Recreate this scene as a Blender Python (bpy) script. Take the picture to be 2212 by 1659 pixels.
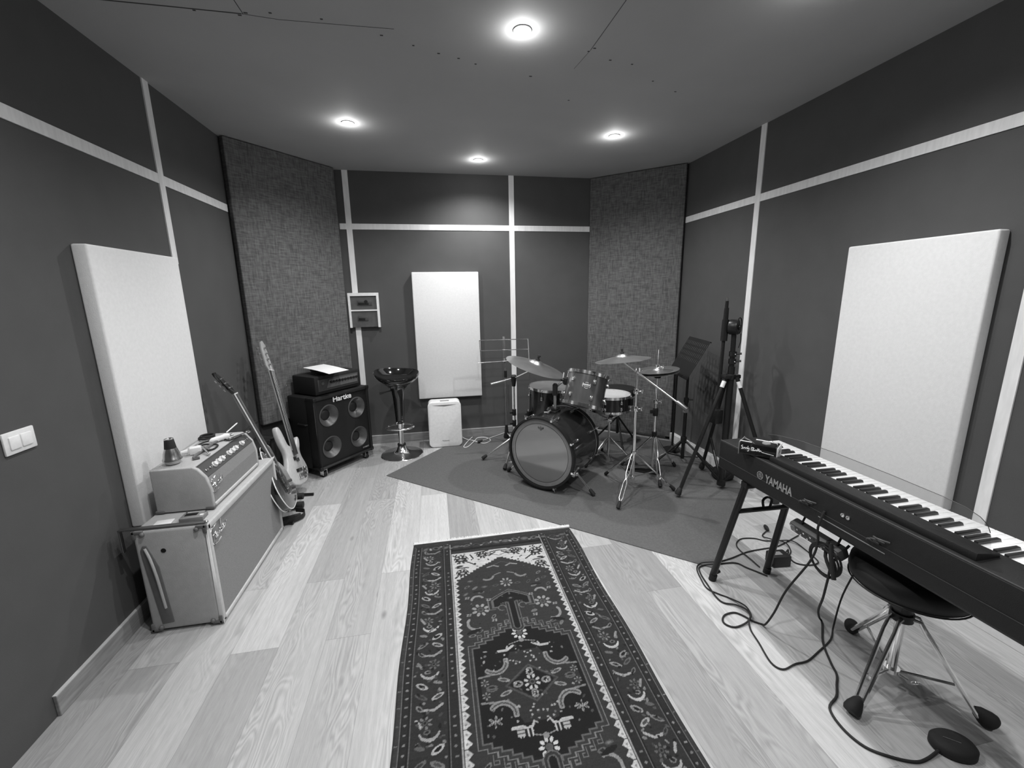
import bpy, bmesh, math, random
import numpy as np
from mathutils import Vector, Matrix
random.seed(7)
for o_ in list(bpy.data.objects): bpy.data.objects.remove(o_)
C = bpy.context.scene.collection
S = bpy.context.scene
# ------------------------------------------------------------------ camera
cam_d = bpy.data.cameras.new('camera'); cam = bpy.data.objects.new('camera', cam_d); C.objects.link(cam)
R_ = Vector((0.982822, -0.1838002, -0.0166832)); U_ = Vector((0.0537394, 0.1985296, 0.9786205)); W_ = Vector((0.1765585, 0.9627063, -0.2049966))
cam.matrix_world = Matrix(((R_.x, U_.x, -W_.x, 0), (R_.y, U_.y, -W_.y, 0), (R_.z, U_.z, -W_.z, 1.525), (0, 0, 0, 1)))
cam_d.sensor_width = 36; cam_d.lens = 912.92 / 2212 * 36; cam_d.clip_start = .02
S.camera = cam
# ------------------------------------------------------------------ world, exposure
wd = bpy.data.worlds.new('world'); S.world = wd; wd.use_nodes = True
wd.node_tree.nodes['Background'].inputs[0].default_value = (.5, .5, .5, 1)
wd.node_tree.nodes['Background'].inputs[1].default_value = .02
S.view_settings.view_transform = 'Standard'; S.view_settings.look = 'None'
S.view_settings.exposure = .78; S.view_settings.gamma = 1
S.view_settings.use_curve_mapping = False
SPOT_W, HALO_W = 45, .8
LAMPS = [(.47, 2.153), (-.498, 3.345), (.471, 4.032), (1.433, 3.324), (1.52, 1.60), (-.50, 1.42), (.47, .30), (1.52, -.35)]
# ------------------------------------------------------------------ helpers
def V(*a): return Vector(a)
def frame(z, x=None):
    """3x3 whose columns are local x, y, z with z along the given axis"""
    z = Vector(z).normalized()
    if x is None: x = Vector((0, 0, 1)) if abs(z.z) < .9 else Vector((1, 0, 0))
    x = Vector(x); x = (x - z * x.dot(z)).normalized(); y = z.cross(x)
    return Matrix((x, y, z)).transposed()
class B:
    """collects shapes in world coordinates and links them as one mesh object"""
    def __init__(s, T=None): s.v = []; s.f = []; s.T = T; s.uv = None
    def add(s, vs, fs):
        n = len(s.v)
        for p in vs:
            p = Vector(p); s.v.append(s.T @ p if s.T is not None else p)
        s.f += [tuple(i + n for i in f) for f in fs]; return s
    def box(s, c, d, R=None):
        h = [x / 2 for x in d]; c = Vector(c); vs = []
        for z in (-1, 1):
            for x, y in ((-1, -1), (1, -1), (1, 1), (-1, 1)):
                p = Vector((x * h[0], y * h[1], z * h[2])); vs.append(c + (R @ p if R else p))
        return s.add(vs, [(3, 2, 1, 0), (4, 5, 6, 7), (0, 1, 5, 4), (1, 2, 6, 5), (2, 3, 7, 6), (3, 0, 4, 7)])
    def bb(s, a, b):
        return s.box([(x + y) / 2 for x, y in zip(a, b)], [abs(x - y) for x, y in zip(a, b)])
    def lathe(s, prof, c=(0, 0, 0), axis=(0, 0, 1), n=32, sx=1, sy=1, xdir=None, a0=0, a1=2 * math.pi):
        R = frame(axis, xdir); c = Vector(c); vs = []; fs = []; full = abs(a1 - a0 - 2 * math.pi) < 1e-6
        m = n if full else n + 1
        for r, z in prof:
            for k in range(m):
                a = a0 + (a1 - a0) * k / n
                vs.append(c + R @ Vector((r * math.cos(a) * sx, r * math.sin(a) * sy, z)))
        for i in range(len(prof) - 1):
            for k in range(n if full else n):
                k2 = (k + 1) % m if full else k + 1
                fs.append((i * m + k, i * m + k2, (i + 1) * m + k2, (i + 1) * m + k))
        if full and tuple(prof[0]) != tuple(prof[-1]) and not (len(prof) == 2 and min(prof[0][0], prof[1][0]) < 1e-5):
            if prof[0][0] > 1e-5: fs.append(tuple(range(m))[::-1])
            if prof[-1][0] > 1e-5: fs.append(tuple((len(prof) - 1) * m + k for k in range(m)))
        return s.add(vs, fs)
    def cyl(s, a, b, r, r2=None, n=16):
        a = Vector(a); b = Vector(b); L = (b - a).length
        return s.lathe([(r, 0), (r if r2 is None else r2, L)], a, b - a, n)
    def ball(s, c, r, n=14, sz=1, axis=(0, 0, 1)):
        m = n // 2
        return s.lathe([(r * math.sin(math.pi * i / m), -r * sz * math.cos(math.pi * i / m)) for i in range(m + 1)], c, axis, n)
    def torus(s, c, R, r, axis=(0, 0, 1), n=40, m=10, sx=1, sy=1, xdir=None):
        F = frame(axis, xdir); pts = [Vector(c) + F @ Vector((R * math.cos(2 * math.pi * k / n) * sx, R * math.sin(2 * math.pi * k / n) * sy, 0)) for k in range(n)]
        return s.tube(pts, r, m, True)
    def tube(s, pts, r, n=8, closed=False, sm=0):
        pts = [Vector(p) for p in pts]
        if sm: pts = spline(pts, sm, closed)
        m = len(pts); vs = []; fs = []; prev = None
        for i, p in enumerate(pts):
            if closed: t = pts[(i + 1) % m] - pts[i - 1]
            else: t = pts[min(i + 1, m - 1)] - pts[max(i - 1, 0)]
            t = t.normalized() if t.length > 1e-9 else Vector((0, 0, 1))
            if prev is None: u = frame(t).col[0].copy()
            else:
                u = prev - t * prev.dot(t); u = u.normalized() if u.length > 1e-6 else frame(t).col[0].copy()
            prev = u; w = t.cross(u); rr = r[i] if isinstance(r, (list, tuple)) else r
            for k in range(n):
                a = 2 * math.pi * k / n; vs.append(p + (u * math.cos(a) + w * math.sin(a)) * rr)
        for i in range(m if closed else m - 1):
            j = (i + 1) % m
            for k in range(n): fs.append((i * n + k, i * n + (k + 1) % n, j * n + (k + 1) % n, j * n + k))
        if not closed: fs += [tuple(range(n))[::-1], tuple((m - 1) * n + k for k in range(n))]
        return s.add(vs, fs)
    def prism(s, poly, z0, z1, T=None):
        n = len(poly); vs = []
        for z in (z0, z1):
            for x, y in poly:
                p = Vector((x, y, z)); vs.append(T @ p if T is not None else p)
        return s.add(vs, [tuple(range(n))[::-1], tuple(range(n, 2 * n))] + [(i, (i + 1) % n, n + (i + 1) % n, n + i) for i in range(n)])
    def make(s, name, m, parent=None, bevel=0, seg=2, smooth=True, angle=35, label=None):
        me = bpy.data.meshes.new(name); org = parent['_o'] if parent is not None and '_o' in parent else None
        org = Vector(org) if org is not None else Vector((0, 0, 0))
        bm = bmesh.new(); bv = [bm.verts.new(p - org) for p in s.v]
        for f in s.f:
            try: bm.faces.new([bv[i] for i in f])
            except ValueError: pass
        bmesh.ops.remove_doubles(bm, verts=bm.verts, dist=1e-6)
        bmesh.ops.dissolve_degenerate(bm, dist=1e-6, edges=bm.edges)
        bmesh.ops.recalc_face_normals(bm, faces=bm.faces)
        if bevel:
            es = [e for e in bm.edges if len(e.link_faces) == 2 and e.calc_face_angle(0) > .5]
            bmesh.ops.bevel(bm, geom=es, offset=bevel, segments=seg, profile=.5, affect='EDGES', clamp_overlap=True)
        bm.to_mesh(me); bm.free()
        if smooth:
            me.polygons.foreach_set('use_smooth', [True] * len(me.polygons)); me.set_sharp_from_angle(angle=math.radians(angle))
        me.materials.append(m); o = bpy.data.objects.new(name, me); C.objects.link(o)
        if parent is not None: o.parent = parent; o['_o'] = tuple(org)
        if label: o['label'] = label
        return o
def spline(pts, k, closed=False):
    out = []; n = len(pts)
    for i in range(n if closed else n - 1):
        g = (lambda j: pts[j % n]) if closed else (lambda j: pts[max(0, min(n - 1, j))])
        a, b, c, d = g(i - 1), g(i), g(i + 1), g(i + 2)
        for q in range(k):
            t = q / k
            out.append(.5 * ((2 * b) + (c - a) * t + (2 * a - 5 * b + 4 * c - d) * t * t + (3 * b - 3 * c + d - a) * t ** 3))
    if not closed: out.append(pts[-1].copy())
    return out
def thing(name, label, cat, loc, group=None):
    o = bpy.data.objects.new(name, None); o.empty_display_size = .05; C.objects.link(o)
    o.location = loc; o['label'] = label; o['category'] = cat; o['_o'] = tuple(float(a) for a in loc)
    if group: o['group'] = group
    return o
def tag(o, label, cat, group=None):
    """a thing that is one mesh: moves its origin to its base"""
    me = o.data; n = len(me.vertices); co = np.empty(n * 3); me.vertices.foreach_get('co', co); co = co.reshape(-1, 3)
    c = (co.min(0) + co.max(0)) / 2; c[2] = co[:, 2].min(); co -= c; me.vertices.foreach_set('co', co.ravel()); me.update()
    o.location = tuple(c); o['label'] = label; o['category'] = cat
    if group: o['group'] = group
    return o
def struct(o): o['kind'] = 'structure'; return o
def text_mesh(name, txt, T, size, ext, m, parent, bold=0.0, sx=1.0, shear=0.0, label=None):
    cu = bpy.data.curves.new(name, 'FONT'); cu.body = txt; cu.size = size; cu.extrude = ext; cu.offset = bold; cu.shear = shear
    cu.align_x = 'CENTER'; cu.align_y = 'CENTER'
    t = bpy.data.objects.new('tmp_text', cu); C.objects.link(t); bpy.context.view_layer.update()
    me0 = bpy.data.meshes.new_from_object(t.evaluated_get(bpy.context.evaluated_depsgraph_get()))
    vs = [T @ Vector((v.co.x * sx, v.co.y, v.co.z)) for v in me0.vertices]; fs = [tuple(p.vertices) for p in me0.polygons]
    bpy.data.objects.remove(t); bpy.data.curves.remove(cu); bpy.data.meshes.remove(me0)
    b = B(); b.add(vs, fs); return b.make(name, m, parent, smooth=False, label=label)
def TM(origin, x, y):
    """4x4: local x, y and their normal placed at origin"""
    x = Vector(x).normalized(); z = x.cross(Vector(y)).normalized(); y = z.cross(x)
    M_ = Matrix((x, y, z)).transposed().to_4x4(); M_.translation = Vector(origin); return M_
# ------------------------------------------------------------------ materials
def mat(name, c, rough=.5, metal=0, noise=0, nscale=40, bump=0, bscale=200, coat=0, spec=.5, emit=0, trans=0, ior=1.45, stretch=(1, 1, 1)):
    m = bpy.data.materials.new(name); m.use_nodes = True; N = m.node_tree.nodes; L = m.node_tree.links; b = N['Principled BSDF']
    b.inputs['Base Color'].default_value = (c, c, c, 1); b.inputs['Roughness'].default_value = rough; b.inputs['Metallic'].default_value = metal
    b.inputs['Coat Weight'].default_value = coat; b.inputs['Coat Roughness'].default_value = .08; b.inputs['Specular IOR Level'].default_value = spec
    b.inputs['Transmission Weight'].default_value = trans; b.inputs['IOR'].default_value = ior
    if emit: b.inputs['Emission Color'].default_value = (1, 1, 1, 1); b.inputs['Emission Strength'].default_value = emit
    tc = N.new('ShaderNodeTexCoord'); mp = N.new('ShaderNodeMapping'); mp.inputs['Scale'].default_value = stretch; L.new(tc.outputs['Object'], mp.inputs[0])
    if not noise: noise = .06
    nz = N.new('ShaderNodeTexNoise'); nz.inputs['Scale'].default_value = nscale; nz.inputs['Detail'].default_value = 4; L.new(mp.outputs[0], nz.inputs[0])
    mr = N.new('ShaderNodeMapRange'); mr.inputs[1].default_value = .3; mr.inputs[2].default_value = .7
    mr.inputs[3].default_value = c * (1 - noise); mr.inputs[4].default_value = c * (1 + noise); L.new(nz.outputs['Fac'], mr.inputs[0]); L.new(mr.outputs[0], b.inputs['Base Color'])
    if bump:
        n2 = N.new('ShaderNodeTexNoise'); n2.inputs['Scale'].default_value = bscale; n2.inputs['Detail'].default_value = 3; L.new(mp.outputs[0], n2.inputs[0])
        bp = N.new('ShaderNodeBump'); bp.inputs['Strength'].default_value = bump; bp.inputs['Distance'].default_value = .002
        L.new(n2.outputs['Fac'], bp.inputs['Height']); L.new(bp.outputs[0], b.inputs['Normal'])
    return m
M = dict(
    wall=mat('wall_felt', .076, .75, noise=.05, nscale=6, bump=.25, bscale=500),
    wall2=mat('diagonal_wall', .05, .9),
    ceil=mat('ceiling_paint', .40, .8, noise=.03, nscale=3, bump=.15, bscale=300),
    seam=mat('ceiling_seam', .05, .9),
    strip=mat('pale_wood_strip', .80, .5, noise=.08, nscale=12, stretch=(4, 4, .6)),
    panel=mat('white_acoustic_fabric', .76, .9, noise=.03, nscale=60, bump=.5, bscale=400),
    white=mat('white_plastic', .75, .35), white2=mat('white_satin', .8, .5), paper=mat('paper', .8, .7, noise=.02),
    base_r=mat('white_plinth', .7, .5),
    carpet=mat('grey_carpet', .105, .95, noise=.12, nscale=90, bump=.5, bscale=700),
    black=mat('black_plastic', .012, .45), blackm=mat('black_painted_metal', .014, .35, spec=.4), rubber=mat('black_rubber', .016, .75),
    blackg=mat('black_gloss', .008, .06, coat=1), tolexb=mat('black_vinyl', .01, .6, bump=.6, bscale=500), grille=mat('black_grille_cloth', .008, .7, bump=.5, bscale=900),
    chrome=mat('chrome', .92, .15, 1), steel=mat('brushed_steel', .5, .3, 1), dsteel=mat('dull_steel', .3, .4, 1),
    cymbal=mat('bronze_cymbal', .72, .30, 1, noise=.12, nscale=8, bump=.3, bscale=60),
    tolex=mat('cream_vinyl', .42, .7, noise=.05, nscale=30, bump=.6, bscale=450), piping=mat('cream_piping', .5, .6),
    gcloth=mat('grille_cloth', .24, .85, noise=.12, nscale=220, bump=.6, bscale=700), corner=mat('brown_leather_corner', .13, .5),
    cone=mat('aluminium_cone', .10, .4, .4), conec=mat('cone_cap', .02, .5),
    panelgrey=mat('grey_metal_panel', .22, .35, .4), knobw=mat('ivory_knob', .65, .3), knobk=mat('black_knob', .02, .35),
    shell=mat('drum_shell_lacquer', .03, .22, .35, noise=.25, nscale=6, coat=.6, stretch=(1, 1, .15)), shellm=mat('rack_tom_lacquer', .10, .25, .35, noise=.2, nscale=6, coat=.5, stretch=(1, 1, .15)),
    headg=mat('glossy_grey_drum_head', .25, .10, .55, coat=.6, noise=.03, nscale=5), headr=mat('grey_ring_head', .22, .3, .2), headc=mat('coated_drum_head', .45, .7), headd=mat('clear_drum_head', .16, .3), line=mat('dark_line', .02, .6),
    wood_l=mat('pale_maple', .35, .35, noise=.1, nscale=8), wood_f=mat('rosewood_fretboard', .045, .5), sun=mat('sunburst_lacquer', .09, .2, coat=1, noise=.6, nscale=4), ivory=mat('ivory_body', .52, .25, coat=.6), bind=mat('binding', .8, .4),
    keyw=mat('white_key', .85, .25), keyk=mat('black_key', .02, .35), kbody=mat('keyboard_black_metal', .011, .5, bump=.4, bscale=600), logo=mat('silver_print', .35, .4, .3),
    cushion=mat('black_cushion', .012, .6), darkbag=mat('black_nylon', .012, .8), greyp=mat('grey_plastic', .2, .5), greyd=mat('dark_grey_plastic', .06, .5), fringe=mat('cotton_fringe', .62, .9),
    lamp=mat('lamp_lens', 1, .5, emit=60), lamprim=mat('lamp_trim', .5, .4), boxgrey=mat('grey_box_face', .09, .5, noise=.15, nscale=20), hole=mat('dark_opening', .004, .9))
def fabric(name, lo, hi):
    m = bpy.data.materials.new(name); m.use_nodes = True; N = m.node_tree.nodes; L = m.node_tree.links; b = N['Principled BSDF']; b.inputs['Roughness'].default_value = .95
    tc = N.new('ShaderNodeTexCoord'); a = []
    for sc in ((90, 90, 14), (14, 14, 110)):
        mp = N.new('ShaderNodeMapping'); mp.inputs['Scale'].default_value = sc; L.new(tc.outputs['Object'], mp.inputs[0])
        nz = N.new('ShaderNodeTexNoise'); nz.inputs['Scale'].default_value = 1.0; nz.inputs['Detail'].default_value = 3; L.new(mp.outputs[0], nz.inputs[0]); a.append(nz)
    ad = N.new('ShaderNodeMath'); ad.operation = 'ADD'; L.new(a[0].outputs['Fac'], ad.inputs[0]); L.new(a[1].outputs['Fac'], ad.inputs[1])
    mr = N.new('ShaderNodeMapRange'); mr.inputs[1].default_value = .78; mr.inputs[2].default_value = 1.25; mr.inputs[3].default_value = lo; mr.inputs[4].default_value = hi
    L.new(ad.outputs[0], mr.inputs[0]); L.new(mr.outputs[0], b.inputs['Base Color'])
    bp = N.new('ShaderNodeBump'); bp.inputs['Strength'].default_value = .5; bp.inputs['Distance'].default_value = .002; L.new(ad.outputs[0], bp.inputs['Height']); L.new(bp.outputs[0], b.inputs['Normal'])
    return m
M['fabric'] = fabric('woven_grey_fabric', .075, .155)
def clear(name):
    m = bpy.data.materials.new(name); m.use_nodes = True; N = m.node_tree.nodes; L = m.node_tree.links
    N.remove(N['Principled BSDF']); t = N.new('ShaderNodeBsdfTransparent'); t.inputs[0].default_value = (.90, .90, .90, 1); g = N.new('ShaderNodeBsdfGlossy'); g.inputs['Roughness'].default_value = .05
    mx = N.new('ShaderNodeMixShader'); mx.inputs[0].default_value = .05; L.new(t.outputs[0], mx.inputs[1]); L.new(g.outputs[0], mx.inputs[2]); L.new(mx.outputs[0], N['Material Output'].inputs[0]); return m
M['acrylic'] = clear('clear_acrylic')
def floor_mat():
    m = bpy.data.materials.new('oak_laminate'); m.use_nodes = True; N = m.node_tree.nodes; L = m.node_tree.links; b = N['Principled BSDF']
    def mth(op, a, bb=None, c=None):
        n = N.new('ShaderNodeMath'); n.operation = op
        for i, x in enumerate((a, bb, c)):
            if x is None: continue
            if isinstance(x, (int, float)): n.inputs[i].default_value = x
            else: L.new(x, n.inputs[i])
        return n.outputs[0]
    g = N.new('ShaderNodeNewGeometry'); sp = N.new('ShaderNodeSeparateXYZ'); L.new(g.outputs['Position'], sp.inputs[0])
    px, py = sp.outputs[0], sp.outputs[1]
    cx = mth('DIVIDE', mth('ADD', px, .36), .1978); col = mth('FLOOR', cx); fx = mth('SUBTRACT', cx, col)
    odd = mth('FLOORED_MODULO', col, 2.0)
    yy = mth('DIVIDE', mth('ADD', mth('SUBTRACT', py, 2.22), mth('MULTIPLY', odd, .44)), 1.37); row = mth('FLOOR', yy); fy = mth('SUBTRACT', yy, row)
    cb = N.new('ShaderNodeCombineXYZ'); L.new(col, cb.inputs[0]); L.new(row, cb.inputs[1]); wn = N.new('ShaderNodeTexWhiteNoise'); wn.noise_dimensions = '2D'; L.new(cb.outputs[0], wn.inputs['Vector'])
    rnd = wn.outputs['Value']
    # grain coordinates: different for every plank
    lx = mth('MULTIPLY', mth('SUBTRACT', fx, .5), .1978); ly = mth('MULTIPLY', fy, 1.37)
    gc = N.new('ShaderNodeCombineXYZ'); L.new(mth('ADD', mth('MULTIPLY', lx, 1.0), mth('MULTIPLY', rnd, 13.0)), gc.inputs[0]); L.new(mth('ADD', ly, mth('MULTIPLY', rnd, 31.0)), gc.inputs[1])
    def noise(sc, vec, det=4, rough=.55, dist=0):
        mp = N.new('ShaderNodeMapping'); mp.inputs['Scale'].default_value = sc; L.new(vec, mp.inputs[0])
        n = N.new('ShaderNodeTexNoise'); n.inputs['Scale'].default_value = 1; n.inputs['Detail'].default_value = det; n.inputs['Roughness'].default_value = rough; n.inputs['Distortion'].default_value = dist
        L.new(mp.outputs[0], n.inputs[0]); return n.outputs['Fac']
    fine = noise((330, 16, 1), gc.outputs[0], 4, .65); mid = noise((55, 2.2, 1), gc.outputs[0], 3); big = noise((9, 1.3, 1), gc.outputs[0], 2, .5)
    # cathedral rings: bands of a smooth stretched field
    ring = mth('SINE', mth('MULTIPLY', noise((7, 1.3, 1), gc.outputs[0], 2.5, .5, .5), 150.0))
    mask = N.new('ShaderNodeMapRange'); mask.inputs[1].default_value = .42; mask.inputs[2].default_value = .58; L.new(noise((5, .8, 3), gc.outputs[0], 1), mask.inputs[0])
    ringm = mth('MULTIPLY', ring, mask.outputs[0])
    v = mth('ADD', mth('ADD', mth('MULTIPLY', mth('SUBTRACT', fine, .5), .55), mth('MULTIPLY', mth('SUBTRACT', mid, .5), .46)), mth('ADD', mth('MULTIPLY', mth('SUBTRACT', big, .5), .22), mth('MULTIPLY', ringm, .12)))
    tone = mth('ADD', .395, mth('MULTIPLY', mth('SUBTRACT', rnd, .5), .23))
    # knots
    vo = N.new('ShaderNodeTexVoronoi'); vo.inputs['Scale'].default_value = 1; mpk = N.new('ShaderNodeMapping'); mpk.inputs['Scale'].default_value = (5.2, 2.2, 1); L.new(gc.outputs[0], mpk.inputs[0]); L.new(mpk.outputs[0], vo.inputs['Vector'])
    kn = N.new('ShaderNodeMapRange'); kn.inputs[1].default_value = .02; kn.inputs[2].default_value = .085; kn.inputs[3].default_value = .6; kn.inputs[4].default_value = 1; L.new(vo.outputs['Distance'], kn.inputs[0])
    val = mth('MULTIPLY', mth('MULTIPLY', tone, mth('ADD', 1.0, v)), kn.outputs[0])
    # joints
    ex = mth('MINIMUM', fx, mth('SUBTRACT', 1.0, fx)); ey = mth('MINIMUM', fy, mth('SUBTRACT', 1.0, fy))
    jx = mth('GREATER_THAN', ex, .005); jy = mth('GREATER_THAN', ey, .0009); jj = mth('MULTIPLY', jx, jy)
    val = mth('MULTIPLY', val, mth('ADD', .72, mth('MULTIPLY', jj, .28)))
    L.new(val, b.inputs['Base Color']); b.inputs['Roughness'].default_value = .42; b.inputs['Specular IOR Level'].default_value = .35
    bp = N.new('ShaderNodeBump'); bp.inputs['Strength'].default_value = .15; bp.inputs['Distance'].default_value = .001; L.new(fine, bp.inputs['Height']); L.new(bp.outputs[0], b.inputs['Normal'])
    return m
M['floor'] = floor_mat()
# ------------------------------------------------------------------ room shell (metres; camera stands at x=0, y=0)
XL, XR, YB, YF, HC = -1.470, 2.425, 4.497, -1.6, 2.701
def panel_poly(poly, z0, z1): return B().prism(poly, z0, z1)
room = [(XL, YF), (XR, YF), (XR, 3.93), (1.777, YB), (-.845, YB), (XL, 3.75)]
out = [(XL - .1, YF - .1), (XR + .1, YF - .1), (XR + .1, 3.98), (1.83, YB + .1), (-.9, YB + .1), (XL - .1, 3.80)]
struct(panel_poly(out, -.1, 0).make('floor', M['floor'], smooth=False))
ceil_o = struct(panel_poly(out, HC, HC + .1).make('ceiling', M['ceil'], smooth=False))
struct(B().bb((XL - .1, YF - .1, 0), (XL, 3.80, HC)).make('wall_left', M['wall'], smooth=False))
struct(B().bb((XR, YF - .1, 0), (XR + .1, 3.98, HC)).make('wall_right', M['wall'], smooth=False))
struct(B().bb((-.9, YB, 0), (1.83, YB + .1, HC)).make('wall_back', M['wall'], smooth=False))
struct(B().bb((XL - .1, YF - .1, 0), (XR + .1, YF, HC)).make('wall_front', M['wall'], smooth=False))
struct(B().prism([(XL, 3.75), (-.845, YB), (-.90, YB + .1), (XL - .1, 3.8)], 0, HC).make('wall_back_left', M['wall2'], smooth=False))
struct(B().prism([(XR, 3.93), (1.777, YB), (1.83, YB + .1), (XR + .1, 3.98)], 0, HC).make('wall_back_right', M['wall2'], smooth=False))
# plasterboard seams and screw marks on the ceiling
def seam(pts, w, name='trim_ceiling_seam'):
    b = B()
    for a, c in zip(pts, pts[1:]):
        a = V(*a, HC); c = V(*c, HC); d = (c - a).normalized(); n = V(-d.y, d.x, 0) * w / 2; z = V(0, 0, -.0008)
        b.add([a - n, a + n, c + n, c - n, a - n + z, a + n + z, c + n + z, c - n + z], [(0, 1, 2, 3), (7, 6, 5, 4), (0, 4, 5, 1), (1, 5, 6, 2), (2, 6, 7, 3), (3, 7, 4, 0)])
    return struct(b.make(name, M['seam'], smooth=False))
seam([(-1.46, 2.214), (-1.0, 2.219), (-.72, 2.224)], .006); seam([(-.72, 2.224), (-.58, 2.241), (-.34, 2.238), (-.10, 2.233)], .0022)
seam([(-.713, 1.9), (-.713, 2.222)], .003); seam([(.858, 1.5), (.850, 1.891), (.836, 2.257)], .0026); seam([(.836, 2.257), (.812, 2.44)], .0012)
b = B()
for x, y in ((-.60, 2.20), (-.40, 2.21), (-.16, 2.29), (-.02, 2.35), (.10, 2.40), (.20, 2.43), (.29, 2.47), (.85, 2.24), (.83, 2.27), (.97, 2.33), (1.10, 2.35), (1.3, 2.5), (1.5, 2.6), (.6, 2.55), (.9, 2.8), (-.9, 2.23), (-.73, 2.235), (-.70, 2.215)):
    b.box((x, y, HC - .0006), (.010 + .006 * random.random(), .007, .0012))
struct(b.make('trim_screw_marks', M['seam'], smooth=False))
# pale strips on the walls
def strip(a, c): return struct(B().bb(a, c).make('trim_strip', M['strip'], smooth=False))
TZ0, TZ1 = 2.173, 2.226
strip((XL, YF, TZ0), (XL + .006, 3.70, TZ1)); strip((XR - .006, YF, TZ0), (XR, 3.88, TZ1)); strip((-.825, YB - .006, TZ0), (1.69, YB, TZ1))
strip((XL, 2.868, 1.74), (XL + .007, 2.92, HC)); strip((XL, .60, 0), (XL + .007, .652, HC))
strip((-.765, YB - .007, 1.57), (-.713, YB, HC)); strip((-.765, YB - .007, .09), (-.713, YB, 1.24)); strip((.823, YB - .007, .09), (.876, YB, HC))
strip((XR - .007, 2.932, 0), (XR, 2.984, HC)); strip((XR - .007, 1.329, 0), (XR, 1.376, HC))
# skirting boards
def skirting(name, a, c, m=None):
    o = B().bb(a, c).make(name, m or M['base'], bevel=.003, smooth=False); return struct(o)
M['base'] = mat('oak_skirting', .26, .45, noise=.2, nscale=14, stretch=(.6, .6, 6))
M['base_top'] = mat('skirting_edge', .5, .4)
skirting('baseboard_left', (XL, 1.60, 0), (XL + .014, 3.72, .086)); skirting('baseboard_back', (-.80, YB - .014, 0), (1.70, YB, .086))
struct(B().bb((XL, 1.60, .086), (XL + .014, 3.72, .090)).make('trim_skirting_edge', M['base_top'], smooth=False)); struct(B().bb((-.80, YB - .014, .086), (1.70, YB, .090)).make('trim_skirting_edge', M['base_top'], smooth=False))
skirting('baseboard_right', (XR - .045, -1.5, 0), (XR, 3.86, .092), M['base_r'])
R45 = frame((0, 0, 1), (.753, -.658, 0))
struct(B().box(V(2.04, 4.21, .0155) + V(.03, .035, 0), (.86, .012, .031), R45).make('trim_corner_batten', M['strip'], smooth=False))
# diagonal fabric panels in the two back corners
def diag(p0, p1, nrm, z0, z1, label):
    p0 = V(*p0, 0); p1 = V(*p1, 0); n = V(*nrm, 0).normalized(); poly = [(p0.x, p0.y), (p1.x, p1.y), ((p1 - n * .055).x, (p1 - n * .055).y), ((p0 - n * .055).x, (p0 - n * .055).y)]
    o = B().prism(poly, z0, z1).make('corner_bass_trap', M['fabric'], bevel=.008, smooth=False); tag(o, label, 'acoustic panel', None); return o
diag((-1.428, 3.691), (-.818, 4.421), (.767, -.641), .50, HC - .004, 'tall grey woven acoustic panel across the back left corner, behind the bass amplifier')
diag((1.684, 4.486), (2.392, 3.866), (-.658, -.753), .035, HC - .004, 'tall grey woven acoustic panel across the back right corner, behind the cymbals')
# flat white wall panels
def wpanel(a, c, label):
    o = B().bb(a, c).make('acoustic_panel', M['panel'], bevel=.009, seg=3, smooth=True, angle=60); tag(o, label, 'acoustic panel'); return o
wpanel((XL + .001, 2.146, .468), (XL + .062, 2.812, 1.768), 'white fabric acoustic panel on the left wall, behind the cream amplifier')
wpanel((XR - .062, 1.460, .468), (XR - .001, 2.132, 1.765), 'white fabric acoustic panel on the right wall, beyond the keyboard')
o = wpanel((-.183, YB - .062, .470), (.484, YB - .001, 1.768), 'white fabric acoustic panel on the back wall, above the air purifier')
# ceiling lamps
for i, (x, y) in enumerate(LAMPS):
    vis = ['nearest to the camera of those visible on the ceiling', 'left of the ceiling, above the bass amplifier', 'ceiling close to the back wall, farthest from the camera', 'right of the ceiling, above the cymbals'] 
    lab = ('small round spotlight, ' + vis[i]) if i < 4 else 'small round ceiling spotlight above and beside the camera, outside the photo'
    t = thing('ceiling_spotlight', lab, 'light', (x, y, HC), 'ceiling spotlights')
    B().lathe([(.028, 0), (.041, 0), (.042, -.004), (.036, -.008), (.028, -.006)], (x, y, HC), n=28).make('trim_ring', M['lamprim'], t)
    B().lathe([(.0, -.014), (.014, -.0135), (.023, -.010), (.027, -.004), (.027, 0)], (x, y, HC), n=24).make('lens', M['lamp'], t)
    ld = bpy.data.lights.new('spot', 'SPOT'); ld.energy = SPOT_W; ld.spot_size = math.radians(150); ld.spot_blend = .9; ld.shadow_soft_size = .028
    lo = bpy.data.objects.new('lamp_light', ld); lo.location = (0, 0, -.03); C.objects.link(lo); lo.parent = t
    lp = bpy.data.lights.new('halo', 'POINT'); lp.energy = HALO_W; lp.shadow_soft_size = .01  # extra point light added to brighten the ceiling around the lamp, imitating lens bloom
    lq = bpy.data.objects.new('lamp_halo', lp); lq.location = (0, 0, -.05); C.objects.link(lq); lq.parent = t
# ------------------------------------------------------------------ grey carpet under the drums
o = B().prism([(-.469, 3.598), (1.478, 1.880), (1.560, 1.930), (2.375, 2.700), (2.375, 3.84), (1.72, 4.41), (1.62, 4.475), (.27, 4.475)], .0, .005).make('floor_mat', M['carpet'], smooth=False)
tag(o, 'large grey carpet laid at an angle on the wood floor under the drum kit', 'carpet')
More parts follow.
